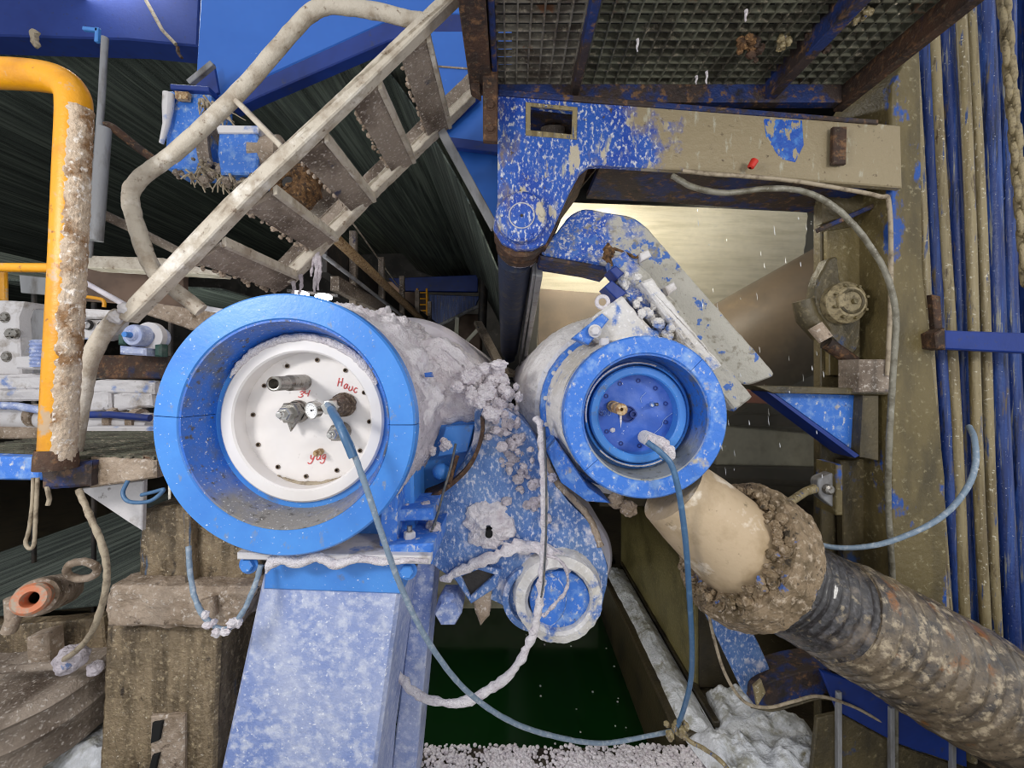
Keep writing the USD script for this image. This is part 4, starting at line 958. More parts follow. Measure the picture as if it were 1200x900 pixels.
cable("cable", [(150, 563, 1.36), (144, 578, 1.35), (152, 588, 1.34), (176, 587, 1.33), (192, 574, 1.33), (178, 577, 1.34), (166, 580, 1.35)], .006, "cable_blue", "short dark blue cable loop at the left of the guard ring", "cable")
cable("wire", [(534, 520, 1.56), (528, 548, 1.52), (520, 575, 1.5), (512, 605, 1.48), (503, 630, 1.46), (492, 655, 1.46), (478, 676, 1.46)], .0045, "cable_dark", "thin dark wire falling past the bearing block", "wire")
cable("hose", [(795, 855, 1.8), (808, 868, 1.76), (826, 878, 1.72), (846, 893, 1.66), (860, 912, 1.6)], .008, "pipe_cream", "pale hose end leaving the tied knot to the lower right", "hose", .002, 12)
single("hose_knot", lumps([P(x, y, 1.79) for x, y in [(786, 852), (792, 848), (799, 853), (794, 860), (803, 864)]], .014, 14, 2, .6), "pipe_cream", "cream knot tying the hoses on the pit ledge", "knot")

# ------------------------------------------------------------------ stairs at upper left
t = Thing("stair", "open steel stair with pulp crusted treads rising to the upper right", "stair")
t.add("stringer", roughen(plate([(560, -50), (582, -50), (530, 0), (400, 126), (300, 222), (225, 300), (148, 377), (136, 373), (149, 351), (262, 232), (300, 197), (400, 104)], 1.42, .05, .005), .0015, 50, .03, 2), "stair_metal")
far = t.add("stringer", roughen(plate([(554, 80), (556, 106), (432, 225), (335, 327), (316, 316), (365, 263), (417, 214)], 2.0, .02, .004), .003, 40, .03, 3), "tread_grime")
t.add("lower_flange", roughen(plate([(556, 98), (556, 110), (434, 229), (337, 331), (326, 324), (428, 218)], 1.955, .06, .003), .004, 50, .02, 4), "stair_metal", far)
for k, (x, y) in enumerate([(467, 62), (410, 117), (347, 179), (287, 241), (227, 302)]):
    tr = t.add("tread", roughen(plate([(x, y), (x + 33, y - 20), (x + 34, y - 14), (x + 3, y + 6)], 1.47, .53, .003), .004, 45, .022, 10 + k), "tread_grime")
    t.add("tread_lip", roughen(plate([(x + 32, y - 22), (x + 37, y - 25), (x + 38, y - 14), (x + 33, y - 12)], 1.47, .53, .002), .0015, 50, .03, 20 + k), "stair_metal", tr)
    e0, e1 = P(x + 2, y + 6, 1.5), P(x + 2, y + 6, 1.5) + [0, .5, 0]
    e2 = e1 + (P(x + 32, y - 14, 1.5) - P(x + 2, y + 6, 1.5))
    t.add("pulp_fringe", lumps([e0 + (e1 - e0) * u + [0, 0, -.004] for u in np.linspace(0, 1, 12)] + [e1 + (e2 - e1) * u for u in np.linspace(0, 1, 8)], .008, 40 + k, 2, .7, 1), "crust_brown", tr, kind="stuff")
t.add("foot", tube(spline([P(142, 368, 1.45), P(122, 390, 1.45), P(104, 425, 1.45), (P(95, 470, 1.45)), P(84, 535, 1.45)], 6), px(9, 1.45), 14, .003, 40), "stair_metal")
t.add("joint_knob", join([blob(P(146, 362, 1.43), .02, 3, .3), blob(P(136, 372, 1.43), .022, 8, .35)]), "white_dirty")
t.done()
rail = spline([P(*q) for q in [(500, 26, 1.5), (478, 22, 1.5), (440, 13, 1.5), (405, 8, 1.5), (384, 7, 1.5), (366, 14, 1.5), (345, 34, 1.5), (280, 108, 1.5), (215, 170, 1.5), (172, 203, 1.5), (157, 218, 1.5), (153, 236, 1.5), (158, 258, 1.5), (170, 296, 1.5), (184, 322, 1.5), (205, 340, 1.52), (236, 364, 1.55)]], 8)
t = Thing("stair_handrail", "bent grey tube handrail beside the steel stair", "handrail")
t.add("rail_tube", tube(rail, .0255, 18, .004, 40, 3), "stair_metal")
t.add("baluster", beam(P(274, 115, 1.5), P(332, 174, 1.47), .03, .018), "stair_metal")
t.done()
single("stay_bar", beam(P(513, 146, 1.99), P(580, 268, 1.99), .035, .04), "pipe_grey", "grey bar from the stair foot of the top tread to the pivot hub", "bar")
t = Thing("icicles", "frozen looking pulp strings hanging from the lowest stair tread", "pulp string")
for k, (x, y, l, r) in enumerate([(370, 292, 50, .012), (352, 322, 26, .008), (343, 330, 24, .009), (366, 294, 30, .008), (374, 300, 40, .007)]):
    t.add("string", tube([P(x + 1.5 * math.sin(u * 5), y + l * u, 1.97) for u in np.linspace(0, 1, 12)], np.linspace(r, r * .4, 12), 8, .008, 60, k), "frost")
t.done()

# ------------------------------------------------------------------ platform and yellow railing at left
t = Thing("yellow_railing", "yellow tube guard railing at the left edge with crusted right side", "railing")
pr_ = spline([P(*q) for q in [(-60, 86, 1.3), (0, 86, 1.3), (45, 89, 1.3), (70, 95, 1.3), (83, 107, 1.3), (87, 128, 1.3), (84, 200, 1.3), (78, 330, 1.3), (71, 450, 1.3), (66, 546, 1.3)]], 8)
post = t.add("top_tube", tube(pr_, .043, 24), "yellow")
t.add("lower_rail", tube([P(-60, 313, 1.3), P(70, 314, 1.3)], .014, 14), "yellow")
t.add("base_collar", lathe(P(66, 545, 1.3), (0, 0, 1), [(-.01, 0), (-.01, .052), (.03, .05), (.05, .046)], 20), "rust")
m = roughen(tube(pr_[40:] + [.0125, -.002, 0], .0375, 24), .0045, 70, .009, 8, .45, 5)
t.add("pulp_crust", m, "yellow_crust", post, label="rough brown and white crust along the post")
t.done()
t = Thing("platform", "blue edged steel grating platform at left carrying the yellow railing", "platform")
gz = CZ - (535 - VY) * 1.36 / F
t.add("edge_beam", plate([(-80, 532), (48, 537), (47, 563), (-80, 562)], 1.34, .05, .006), "blue_worn")
t.add("edge_beam", roughen(plate([(105, 536), (182, 540), (182, 560), (104, 572)], 1.36, .05, .006), .004, 40, .02, 2), "crust_brown")
t.add("corner_socket", roughen(plate([(46, 544), (105, 541), (104, 570), (48, 574)], 1.33, .07, .008), .004, 40, .02, 3), "rust_blue")
bx = lambda x, Y: (x - VX) * Y / F
X0, X1 = bx(-120, 1.36), bx(192, 1.36)
for k, y in enumerate(np.arange(1.38, 1.96, .03)):
    t.add("grating_bar", cbox(X0, X1 - .0, y - .004, y + .004, gz - .03, gz, .001), "grating_green", smooth=False)
for k, x in enumerate(np.arange(X0, X1 - .01, .035)):
    t.add("cross_bar", cbox(x - .004, x + .004, 1.37, 1.95, gz - .026, gz - .002, .001), "grating_green", smooth=False)
t.add("back_beam", cbox(X0, X1, 1.95, 2.0, gz - .08, gz + .02, .004), "white_dirty")
t.done()
single("triangle_plate", plate([(92, 573), (168, 563), (166, 622), (150, 612)], 1.48, .02, .003), "white_dirty", "pale triangular gusset under the left platform", "plate")
for x, y in ((118, 583),):
    single("hook_chain", tube([P(55, 570, 1.33), P(58, 585, 1.33), P(56, 592, 1.33)], .006, 8), "cable_tan", "short rusty hook below the yellow post socket", "hook")

# ------------------------------------------------------------------ dirty pillar at lower left
t = Thing("dirty_pillar", "mud crusted concrete looking pillar at lower left", "pillar")
t.add("lower_block", roughen(plate([(124, 735), (258, 738), (254, 840), (250, 1000), (112, 1000), (118, 850)], 1.52, .36, .01), .006, 22, .025, 2), "concrete_dirt")
t.add("middle_block", roughen(plate([(128, 688), (300, 690), (276, 737), (124, 735), (120, 715)], 1.46, .42, .014), .012, 22, .02, 5), "crust_brown")
t.add("upper_block", roughen(plate([(165, 598), (218, 590), (300, 600), (306, 690), (160, 690)], 1.54, .34, .012), .008, 22, .02, 6), "concrete_dirt")
t.add("upright_rib", plate([(213, 600), (222, 600), (226, 690), (216, 690)], 1.50, .06, .004), "concrete_dirt")
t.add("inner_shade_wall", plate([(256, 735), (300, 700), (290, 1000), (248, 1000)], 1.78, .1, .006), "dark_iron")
t.add("slot_cover", plate([(176, 840), (216, 838), (216, 1000), (176, 1000)], 1.505, .03, .004), "crust_brown")
t.add("slot", plate([(178, 848), (190, 846), (186, 868), (176, 872)], 1.495, .02, .002), "black_void")
t.add("slot", plate([(178, 886), (186, 884), (180, 910), (172, 910)], 1.495, .02, .002), "black_void")
t.add("pipe_stub", tube([P(245, 700, 1.45), P(247, 722, 1.44)], .022, 14, .004, 50), "crust_brown")
t.done()

# ------------------------------------------------------------------ pipe work at lower left
t = Thing("old_valve", "old dirty valve body with round hand wheel rim at lower left", "valve")
drum = P(20, 800, 1.62)
t.add("drum", roughen(lathe(drum + [0, 0, .06], (0.05, .1, -1), [(0, 0), (0, .30), (.03, .325), (.05, .30), (.09, .30), (.12, .318), (.15, .30), (.25, .285), (.26, 0)], 64), .006, 24, .025, 4), "tread_grime")
t.add("flange_plate", plate([(-40, 735), (60, 730), (120, 724), (124, 772), (80, 785), (-40, 790)], 1.70, .06, .006), "concrete_dirt")
t.add("inner_box", plate([(30, 748), (56, 742), (58, 778), (32, 780)], 1.62, .06, .004), "crust_brown")
t.add("cross_lever", tube([P(-20, 786, 1.5), P(40, 782, 1.5), P(70, 780, 1.5)], .013, 10, .004), "tread_grime")
t.add("round_knob", blob(P(84, 772, 1.5), .045, 4, .35), "frost")
t.add("round_knob", blob(P(112, 783, 1.52), .024, 7, .35), "frost")
t.done()
t = Thing("pipe_nozzle", "dirty pipe with orange rimmed open end pointing left at lower left", "pipe")
nz = P(36, 702, 1.5)
nd = P(76, 690, 1.78) - nz; nd /= np.linalg.norm(nd)
t.add("pipe_body", roughen(lathe(nz, nd, [(.04, .03), (.04, .062), (.09, .066), (.1, .056), (.12, .066), (.14, .056), (.16, .064), (.34, .06), (.34, 0)], 30), .004, 40, .015, 2), "crust_brown")
t.add("open_end", lathe(nz, nd, [(.05, .02), (.0, .022), (-.012, .026), (-.012, .044), (0, .052), (.05, .05)], 30), "orange_cap", label="orange rimmed pipe mouth")
t.add("drop_leg", tube([P(14, 700, 1.5), P(16, 724, 1.5), P(10, 740, 1.5)], .020, 14, .004), "crust_brown")
t.add("hand_ring", tube([P(96 + 18 * math.cos(u), 668 + 10 * math.sin(u), 1.5 + .03 * math.sin(u)) for u in np.linspace(0, 2 * PI, 30, endpoint=False)], .012, 10, .004, closed=True), "crust_brown")
t.done()
single("foam", foam_sheet([(-1.95, 1.55), (-1.45, 1.5), (-1.3, 1.66), (-1.42, 1.85), (-2.1, 1.9)], P(50, 862, 1.7)[2], 15, .09), "foam", "bright foam streak on the dark floor below the old valve", "foam", kind="stuff", smooth=60)
single("drain_floor", cbox(-3.0, -.95, 1.2, 2.6, P(50, 862, 1.7)[2] - .05, P(50, 862, 1.7)[2], .01), "concrete_wet", "dark wet floor slab below the old valve at lower left", "slab")

# ------------------------------------------------------------------ hydraulic machinery at left, behind the platform
def block(pts, Y, t_=.12):
    return plate(pts, Y, t_, .008)
t = Thing("control_cabinet", "grey control cabinet with white side block behind the yellow post", "cabinet")
t.add("side_block", block([(-40, 350), (27, 353), (20, 372), (24, 440), (-40, 440)], 2.1), "white_dirty")
t.add("panel", block([(20, 358), (64, 366), (62, 470), (16, 470)], 2.16), "pipe_grey")
for x, y in ((12, 391), (18, 391), (6, 372), (8, 418)):
    t.add("bolt_head", bolt(P(x, y, 2.1), Yax, .02, .014), "steel")
t.add("dark_slot", plate([(25, 402), (36, 400), (36, 426), (24, 426)], 2.15, .02, .002), "black_void")
t.done()
t = Thing("filter_canister", "ribbed blue canister on a small white block beside the yellow post", "canister")
t.add("canister", lathe(P(49, 430, 2.02), (0, 0, 1), [(0, 0), (0, .042)] + [(z, .042 if k % 2 else .038) for k, z in enumerate(np.linspace(.008, .12, 14))] + [(.128, .03), (.128, 0)], 28), "blue_pale")
t.add("foot_block", block([(17, 418), (60, 416), (58, 434), (18, 432)], 2.02, .06), "white_dirty")
t.done()
t = Thing("valve_manifold", "white dirty valve manifold with lumps behind the stair foot", "manifold")
t.add("top_cover", block([(90, 361), (141, 364), (140, 374), (90, 373)], 1.98), "white_dirty")
t.add("body", roughen(block([(88, 374), (131, 375), (127, 392), (112, 398), (88, 396)], 2.0, .1), .006, 30, .02, 3), "white_dirty")
for x, y in ((104, 381), (122, 382)):
    t.add("port", lathe(P(x, y, 1.99), Yax, [(-.01, .016), (-.014, .02), (0, .024)], 16), "dark_iron")
t.done()
t = Thing("pump_motor", "small pale blue pump motor with round end cap beside the stair foot", "motor")
t.add("motor_body", ylathe(P(168, 394, 2.0), [(1.93, 0), (1.93, .022), (1.94, .03), (1.94, .044), (1.95, .05), (2.1, .05)], 32), "blue_pale")
t.add("end_cap", ylathe(P(168, 394, 2.0), [(1.90, 0), (1.90, .012), (1.935, .014)], 16), "blue_clean")
t.add("mount_flange", ylathe(P(174, 394, 2.0), [(2.0, .03), (2.0, .066), (2.03, .066), (2.03, .03)], 28), "white_dirty")
t.add("foot", block([(139, 405), (170, 408), (170, 417), (139, 415)], 1.95, .1), "blue_pale")
t.add("green_valve", block([(180, 404), (188, 403), (188, 418), (180, 418)], 1.98, .05), "green_box")
t.add("green_valve", block([(137, 392), (146, 392), (146, 404), (137, 404)], 1.98, .05), "green_box")
t.done()
rows = [("white", [(-40, 441), (34, 438), (60, 441), (58, 456), (-40, 458)]), ("white", [(-40, 458), (58, 456), (56, 470), (-40, 470)]), ("white", [(110, 446), (165, 446), (180, 449), (180, 462), (108, 460)]),
        ("white", [(100, 462), (128, 456), (130, 480), (98, 482)]), ("white", [(132, 462), (150, 460), (176, 462), (178, 476), (132, 482)])]
for k, (mt, pl) in enumerate(rows):
    single("cylinder_block", roughen(block(pl, 2.04, .1), .008, 26, .025, 60 + k), "white_dirty",
           ["upper white block left of the yellow post", "lower white block left of the yellow post", "long white block under the brown beam right of the yellow post", "small white block just right of the stair foot", "white lumpy block beside the blue guard ring"][k], "machine block")
single("pressure_pipe", tube([P(92, 486, 1.98), P(130, 486, 1.98), P(176, 490, 1.98)], .016, 14), "blue_dark", "blue pressure pipe running behind the platform right of the post", "pipe")
single("pressure_pipe", tube([P(-40, 474, 1.98), P(20, 476, 1.98), P(56, 482, 1.98)], .018, 14), "blue_pale", "pale blue pipe behind the platform left of the post", "pipe")
t = Thing("roller_cover", "long white roller cover lying behind the platform grating", "cover")
t.add("roller", tube([P(-60, 486, 2.06), P(180, 496, 2.06)], .05, 24, .004, 30, 3), "white_dirty")
for x in (40, 132, 158):
    t.add("clamp_band", tube([P(x, 485 + x * .045, 2.05), P(x + 8, 485.4 + x * .045, 2.05)], .056, 24), "crust_brown")
t.add("under_block", block([(-60, 500), (180, 502), (180, 516), (-60, 514)], 2.02, .1), "crust_brown")
t.done()
single("brown_beam", plate([(106, 416), (205, 417), (200, 444), (103, 444)], 2.08, .1, .006), "rust", "rusty brown beam between the white valve blocks", "beam")
single("channel_beam", roughen(plate([(160, 352), (250, 366), (258, 386), (222, 386), (164, 366)], 2.08, .1, .006), .004, 30, .03, 4), "crust_brown", "crusted brown channel beam behind the lower stair stringer", "beam")
single("pale_beam", plate([(95, 299), (190, 302), (256, 319), (254, 322), (96, 313)], 2.3, .12, .006), "stair_metal", "pale level beam behind the stair foot", "beam")
def on_posts(name, pts, Y, t_, mt, label, cat, posts):
    """a panel on posts that go down to the basement floor"""
    t = Thing(name, label, cat)
    t.add("sheet", plate(pts, Y, t_, .003), mt)
    for x, y in posts:
        q = P(x, y, Y + t_ + .012)
        t.add("post", beam([q[0], q[1], -.4], q, .02, .02), "dark_iron")
    t.done()
on_posts("back_panel", [(93, 313), (215, 322), (215, 360), (93, 352)], 2.5, .04, "hall_brown", "grey brown panel under the pale level beam", "panel", [(110, 330), (200, 340)])
single("white_pipe", tube([P(80, 320, 1.9), P(146, 357, 1.49)], .010, 12), "roll_white", "thin white pipe slanting to the stair joint", "pipe")
single("yellow_pipe", tube(spline([P(86, 346, 2.0), P(116, 350, 2.0), P(122, 354, 2.0), P(122, 360, 2.0)], 5), .008, 10), "yellow", "thin yellow pipe above the white valve manifold", "pipe")
single("drop_pipe", tube([P(123, 44, 2.3), P(119, 120, 2.3), P(111, 220, 2.3), P(104, 302, 2.3)], .016, 14), "pipe_grey", "thin grey drop pipe with blue top at upper left", "pipe")
single("pipe_hanger", join([beam(P(98, 34, 2.3), P(116, 36, 2.3), .02, .02), beam(P(115, 33, 2.3), P(114, 50, 2.3), .02, .02)]), "blue_clean", "small blue angle hanger beside the grey drop pipe", "hanger")
t = Thing("dark_post", "dark grey post with bent brown arm beside the drop pipe", "post")
t.add("post_tube", tube([P(122, 150, 2.25), P(117, 215, 2.25), P(112, 282, 2.25)], .032, 16), "pipe_grey")
t.add("arm", tube(spline([P(122, 148, 2.25), P(132, 150, 2.27), P(160, 172, 2.35), P(190, 194, 2.4)], 6), .022, 12), "rust")
t.add("low_arm", tube([P(118, 250, 2.3), P(160, 270, 2.5), P(240, 310, 2.8)], .026, 12), "tread_grime")
t.done()
on_posts("grey_panel", [(22, 322), (62, 326), (62, 346), (24, 343)], 2.6, .03, "pipe_grey", "light grey sign-like panel behind the yellow post", "panel", [(40, 335)])
single("rail_post", tube([P(4, 312, 2.4), P(5, 352, 2.4)], .016, 10), "yellow", "short far yellow post at the left edge", "post")
on_posts("window_panel", [(208, 352), (262, 362), (262, 366), (240, 366), (212, 360)], 2.8, .03, "roll_white", "small pale window strip above the guard ring", "panel", [(235, 362)])

# ------------------------------------------------------------------ motor unit and felt dryer hood at upper left
t = Thing("drive_unit", "blue drive unit with torn pulp hanging from it behind the handrail", "drive unit")
t.add("upright_box", block([(197, 106), (247, 108), (244, 198), (192, 196)], 2.2, .18), "blue_worn")
t.add("top_flange", plate([(199, 98), (244, 101), (245, 107), (199, 104)], 2.17, .2, .003), "blue_dark")
t.add("cable_gland", tube([P(198, 110, 2.17), P(197, 126, 2.17), P(195, 146, 2.17), P(189, 168, 2.17)], [.026, .024, .016, .010], 12, .004), "white_dirty")
t.add("small_box", plate([(204, 106), (220, 107), (219, 116), (205, 115)], 2.16, .03, .003), "brass_dirty")
t.add("motor_hood", block([(256, 154), (300, 154), (304, 170), (300, 204), (258, 204), (254, 180)], 2.1, .2), "blue_worn")
t.add("hood_cap", plate([(252, 146), (304, 147), (302, 156), (255, 156)], 2.09, .22, .004), "white_dirty")
t.add("coupling_ring", lathe(P(245, 176, 2.2), (1, .35, 0), [(-.02, .085), (-.02, .13), (.03, .13), (.03, .085)], 32, loop=True), "tread_grime")
t.add("coupling_drum", lathe(P(312, 185, 2.2), (1, .1, 0), [(-.05, 0), (-.05, .1), (.08, .11), (.1, .08), (.1, 0)], 28), "crust_brown")
t.add("top_brace", beam(P(222, 98, 2.3), P(250, 75, 2.3), .03, .03), "pipe_grey")
t.add("torn_pulp", lumps([P(x, y, 2.14) for x, y in [(240, 185), (250, 195), (258, 204), (270, 208), (230, 206), (246, 210), (285, 212), (300, 214), (212, 204), (240, 208), (268, 212), (315, 210)]], .016, 50, 4, 1.0), "tread_grime", kind="stuff")
t.add("torn_strands", strands([P(x, y, 2.12) for x, y in [(240, 190), (247, 196), (256, 206), (225, 204), (270, 208), (236, 200), (262, 130), (238, 116), (244, 122), (290, 210)]], 7, .07, .006, 51), "cable_tan", kind="stuff")
t.add("brace_plate", plate([(250, 74), (256, 108), (248, 112), (226, 100)], 2.42, .02, .002), "blue_dark")
t.done()
t = Thing("fluff_roll", "shaggy brown fibre roll caught between two stair treads", "fibre roll")
t.add("core", ylathe(P(347, 222, 2.2), [(2.12, 0), (2.12, .03), (2.2, .035)], 16), "dark_iron")
t.add("fibre_ring", roughen(lathe(P(347, 222, 2.2), (.35, 1, -.2), [(-.06, .04), (-.08, .07), (-.05, .115), (.02, .125), (.06, .10), (.06, .04)], 40, loop=True), .03, 26, .012, 3), "wood_fluff")
t.add("outer_cap", lathe(P(364, 212, 2.3), (.35, 1, -.2), [(-.02, .08), (-.02, .15), (.04, .155), (.2, .15)], 32), "tread_grime")
t.done()
t = Thing("dryer_hood", "big blue sheet metal hood above the stair", "hood")
t.add("front_sheet", plate([(238, -60), (560, -60), (560, 18), (500, 16), (450, 27), (300, 95), (268, 116), (228, 110)], 2.5, .06, .008), "blue_hood")
t.add("lower_flange", plate([(264, 116), (302, 94), (450, 26), (500, 15), (560, 17), (560, 40), (500, 38), (455, 48), (306, 112), (272, 128)], 2.44, .08, .006), "blue_dark")
t.add("side_sheet", plate([(496, 36), (600, 36), (600, 268), (576, 262), (556, 225), (512, 142)], 2.3, .08, .006), "blue_hood")
t.add("panel_seam", plate([(508, 76), (560, 80), (560, 82), (508, 78)], 2.295, .01, .001), "crust_brown")
t.add("stiffener", beam(P(515, 150, 2.26), P(560, 110, 2.26), .05, .05), "blue_dark")
t.add("stiffener", beam(P(525, 168, 2.26), P(590, 176, 2.26), .04, .05), "blue_dark")
t.done()
t = Thing("header_beam", "dark blue header beam across the upper left corner", "beam")
t.add("beam_face", plate([(-120, -80), (237, -80), (231, 54), (150, 46), (-120, 38)], 3.0, .2, .01), "header_blue")
t.add("conduit", tube([P(160, -20, 2.95), P(190, 35, 2.95), (P(206, 52, 2.95))], .012, 10), "cable_tan")
t.add("rag", tube(spline([P(42, 36, 2.95), P(40, 44, 2.95), P(43, 56, 2.95)], 4), [.02] * 8 + [.008], 8, .01), "cable_tan")
t.add("rag", tube(spline([P(208, 55, 2.95), P(209, 62, 2.95), P(213, 68, 2.95)], 4), .01, 8, .006), "rust")
t.done()

def felt(name, pts, Y0, Y1, mat, label, thick=.012):
    """a felt run: a cross-section given at Y0 drawn out along the rolls to Y1"""
    q = np.array([P(x, y, Y0)[[0, 2]] for x, y in pts])
    q = spline(np.c_[q, np.zeros(len(q))], 8)[:, :2]
    e = np.gradient(q, axis=0); nrm = np.stack([-e[:, 1], e[:, 0]], 1); nrm /= np.linalg.norm(nrm, axis=1, keepdims=True)
    loop = np.vstack([q, (q + nrm * thick)[::-1]])
    return single(name, prism(loop, Y0, Y1 - Y0, .002), mat, label, "felt", smooth=40)
felt("machine_felt", [(260, 47), (120, 50), (-60, 66), (-400, 120), (-1000, 280)], 3.23, 9, "felt", "dark green felt run sloping across the upper left background")
felt("machine_felt", [(236, 40), (330, 70), (440, 60), (560, 20)], 2.7, 9, "felt", "dark felt run under the blue hood")
felt("machine_felt", [(420, 40), (480, 120), (540, 220), (588, 330)], 2.9, 9, "felt", "steep dark felt run between the stair and the pivot hub")
felt("machine_felt", [(-200, 250), (-60, 320), (120, 332), (260, 340)], 2.9, 9, "felt", "low dark felt run behind the stair foot")
felt("machine_felt", [(-260, 742), (-60, 728), (100, 712), (190, 706), (300, 720)], 2.0, 7, "felt", "dark felt run under the left platform")

# ------------------------------------------------------------------ the aisle in the middle distance
t = Thing("aisle_lamp", "glowing twin tube lamp just above the blue guard ring", "lamp")
for x in (353, 380):
    t.add("tube_light", lathe(P(x, 345 + (x - 355) * .12, 2.7), (1, .1, -.1), [(-.06, 0), (-.054, .010), (-.04, .018), (-.01, .023), (.02, .022), (.045, .012), (.052, 0)], 16), "lamp_glow")
t.add("reflector", beam(P(338, 341, 2.76), P(398, 347, 2.76), .05, .02), "dark_iron")
t.done()
rl = [("brass_dirty", 392, 278, 500, 380, .034, "dull brass pipe running back along the aisle, highest of three"), ("pipe_grey", 380, 300, 500, 392, .014, "thin grey pipe running back along the aisle, lowest of three"), ("stair_metal", 398, 240, 470, 340, .006, "thin pale wire running back into the aisle")]
for mt, xa, ya, xb, yb, r, lb in rl:
    single("aisle_pipe", tube([P(xa, ya, 2.6), P(xb, yb, 5.2)], r, 12), mt, lb, "pipe")
t = Thing("aisle_beam", "long dark beam with posts running back along the aisle", "beam")
t.add("main_beam", beam(P(375, 300, 2.9), P(510, 388, 6.5), .10, .22), "dark_iron")
t.add("lower_beam", beam(P(392, 332, 2.9), P(515, 398, 6.5), .06, .10), "tread_grime")
for k in np.linspace(.1, .8, 5):
    c = P(375, 300, 2.9) * (1 - k) + P(510, 388, 6.5) * k
    t.add("stud", beam(c + [.08, 0, .3], c + [.08, 0, -.4], .05, .05), "tread_grime")
t.done()
t = Thing("distant_machine", "distant blue machine frame beyond the aisle", "machine frame")
t.add("blue_panel", plate([(503, 345), (562, 347), (556, 362), (514, 380), (503, 378)], 7.5, .1, .01), "pipe_blue")
t.add("blue_beam", plate([(455, 326), (560, 322), (560, 342), (470, 341)], 7.6, .1, .01), "blue_dark")
t.add("cross_tube", tube([P(513, 382, 7.4), P(562, 358, 7.4)], .03, 10), "pipe_grey")
t.add("upright", tube([P(568, 282, 6.8), P(565, 384, 6.8)], .07, 14), "dark_iron")
t.add("upright", beam(P(536, 372, 7.3), P(535, 396, 7.3), .07, .07), "beam_pale")
t.done()
t = Thing("distant_ladder", "far small yellow ladder at the end of the aisle", "ladder")
for x in (489, 500):
    t.add("side_rail", tube([P(x, 338, 7), P(x + 1, 382, 7)], .018, 8), "yellow")
for k in range(6):
    t.add("rung", tube([P(489, 343 + 7 * k, 7), P(500, 343 + 7 * k, 7)], .012, 6), "yellow")
t.done()
single("distant_cabinet", cbox(*(bx(537, 8), bx(563, 8)), 8, 8.6, -.4, P(0, 368, 8)[2], .02), "hall_brown", "far brown cabinet at the end of the aisle", "cabinet")
single("distant_wall_panel", cbox(bx(410, 9.4), bx(500, 9.4), 9.4, 9.5, 0, P(0, 330, 9.4)[2], .02), "hall_brown", "far brownish wall panel closing the aisle", "panel")
t = Thing("distant_walkway", "far walkway stringers crossing between the two presses", "walkway")
t.add("stringer", beam(P(560, 378, 5.5), P(592, 440, 4.6), .10, .05), "tread_grime")
t.add("stringer", beam(P(536, 412, 5.6), P(566, 380, 5.6), .04, .05), "beam_pale")
t.add("deck", beam(P(540, 410, 5.8), P(600, 440, 5.0), .3, .04), "tread_grime")
t.done()

# ------------------------------------------------------------------ beyond the right roll: paper web, beams
def sheet(pts3, thick):
    q = np.array(pts3, float)
    return q
t = Thing("paper_web", "wide cream paper web crossing behind the right roll under a lamp", "paper web")
xs = np.linspace(.25, 2.6, 60); zs = np.linspace(0, 1, 40)
V = []
for u in zs:
    for x in xs:
        y = 3.5 + .10 * (x - .25) + .9 * (1 - u) ** 2 + .006 * math.sin(u * 90 + x * 2)
        V.append([x, y, CZ - .15 + 1.55 * u])
V = np.array(V); nx, nz_ = len(xs), len(zs)
Fq = [[j * nx + i, j * nx + i + 1, (j + 1) * nx + i + 1, (j + 1) * nx + i] for j in range(nz_ - 1) for i in range(nx - 1)]
back = V + [0, .004, 0]
web = join([mk(V, Fq), mk(back, np.array(Fq)[:, ::-1])])
t.add("sheet", web, "web_paper", smooth=True)
t.done()
fa, fb = P(1040, 318, 2.75), P(770, 462, 3.05)
single("felt_roll", tube([fa, fb], .36, 72), "drum_brown", "dull brown felt covered roll slanting across the paper web behind the right roll", "roll", smooth=60)
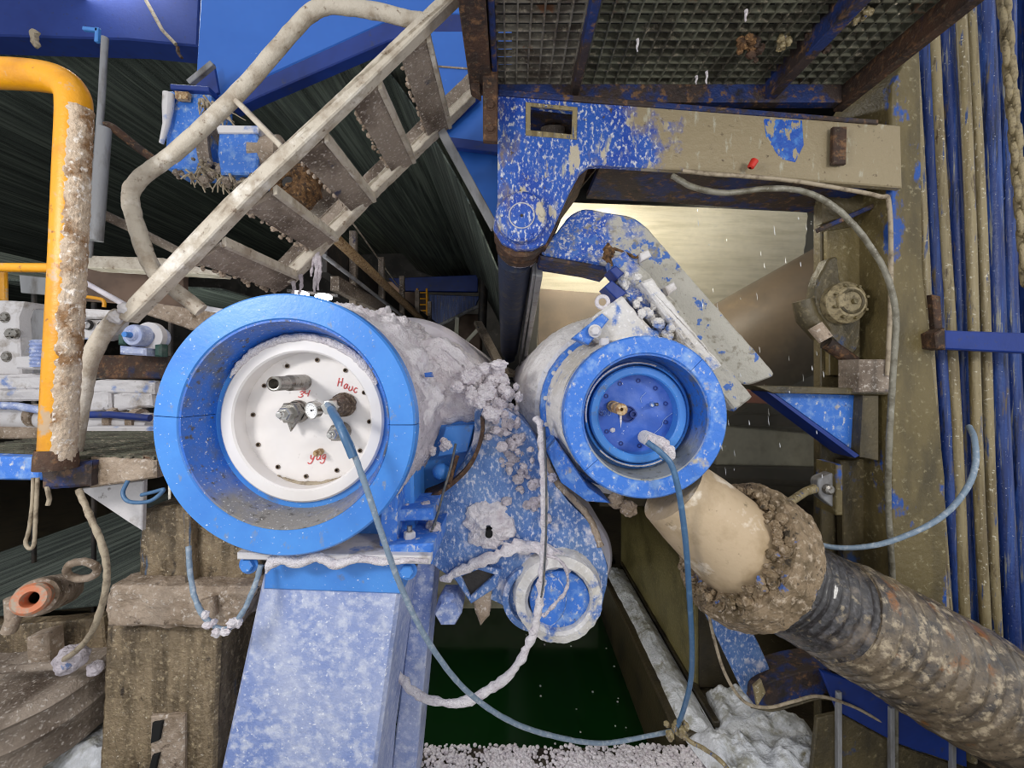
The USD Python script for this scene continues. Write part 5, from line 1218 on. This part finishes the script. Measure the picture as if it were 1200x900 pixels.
single("wet_felt", prism(XZ([(930, 385), (1010, 340), (1010, 520), (800, 520), (800, 470)], 3.3), 3.3, .012, .003), "olive_dark", "dark wet felt hanging below the slanting felt roll", "felt")
single("doctor_plate", plate([(632, 338), (722, 345), (712, 395), (690, 404), (630, 404)], 3.0, .03, .004), "drum_brown", "brown doctor plate hanging behind the left side of the right roll", "plate")
t = Thing("cross_beams", "stack of pale and dark beams behind the right roll", "beam")
t.add("pale_beam", plate([(840, 498), (985, 512), (985, 548), (840, 545)], 2.9, .2, .008), "beam_pale")
t.add("dark_beam", plate([(840, 484), (985, 490), (985, 502), (840, 497)], 2.84, .2, .006), "dark_iron")
t.add("low_beam", plate([(840, 548), (985, 550), (985, 566), (840, 560)], 2.84, .2, .006), "dark_iron")
t.add("lower_beam", plate([(840, 566), (985, 572), (985, 640), (840, 640)], 2.95, .1, .006), "olive_dark")
t.done()
single("brick_block", plate([(866, 456), (908, 458), (906, 474), (866, 472)], 2.6, .1, .005), "brick_red", "dull red ribbed block between the bent arm and the triangular bracket", "block")
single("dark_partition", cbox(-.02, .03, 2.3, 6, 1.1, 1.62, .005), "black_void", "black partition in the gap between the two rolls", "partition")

# ------------------------------------------------------------------ falling drops
gq = np.random.default_rng(77)
ds = []
for _ in range(85):
    x, y, Y = gq.uniform(800, 1000), gq.uniform(235, 560), gq.uniform(1.7, 2.6)
    L = gq.uniform(.008, .05); r = gq.uniform(.0012, .0022)
    p = P(x, y, Y)
    ds.append(lathe(p, (.12, 0, -1), [(-L / 2, 0), (-L / 4, r * .6), (L / 4, r), (L / 2, 0)], 6))
single("water_drops", join(ds), "drop", "scattered falling water drops in front of the dark drum", "water drops", kind="stuff")

MATS["mist"] = usdkit.material(stage, "/World/Looks/mist", {"v": ("principled_volume", {"color": (.92, .88, .78), "density": .35, "anisotropy": .3})}, volume="v.volume")
single("mist", cbox(.12, 2.2, 2.3, 3.42, 1.0, 2.7, .01), "mist", "thin spray mist hanging in the gap behind the right roll", "mist", kind="stuff")
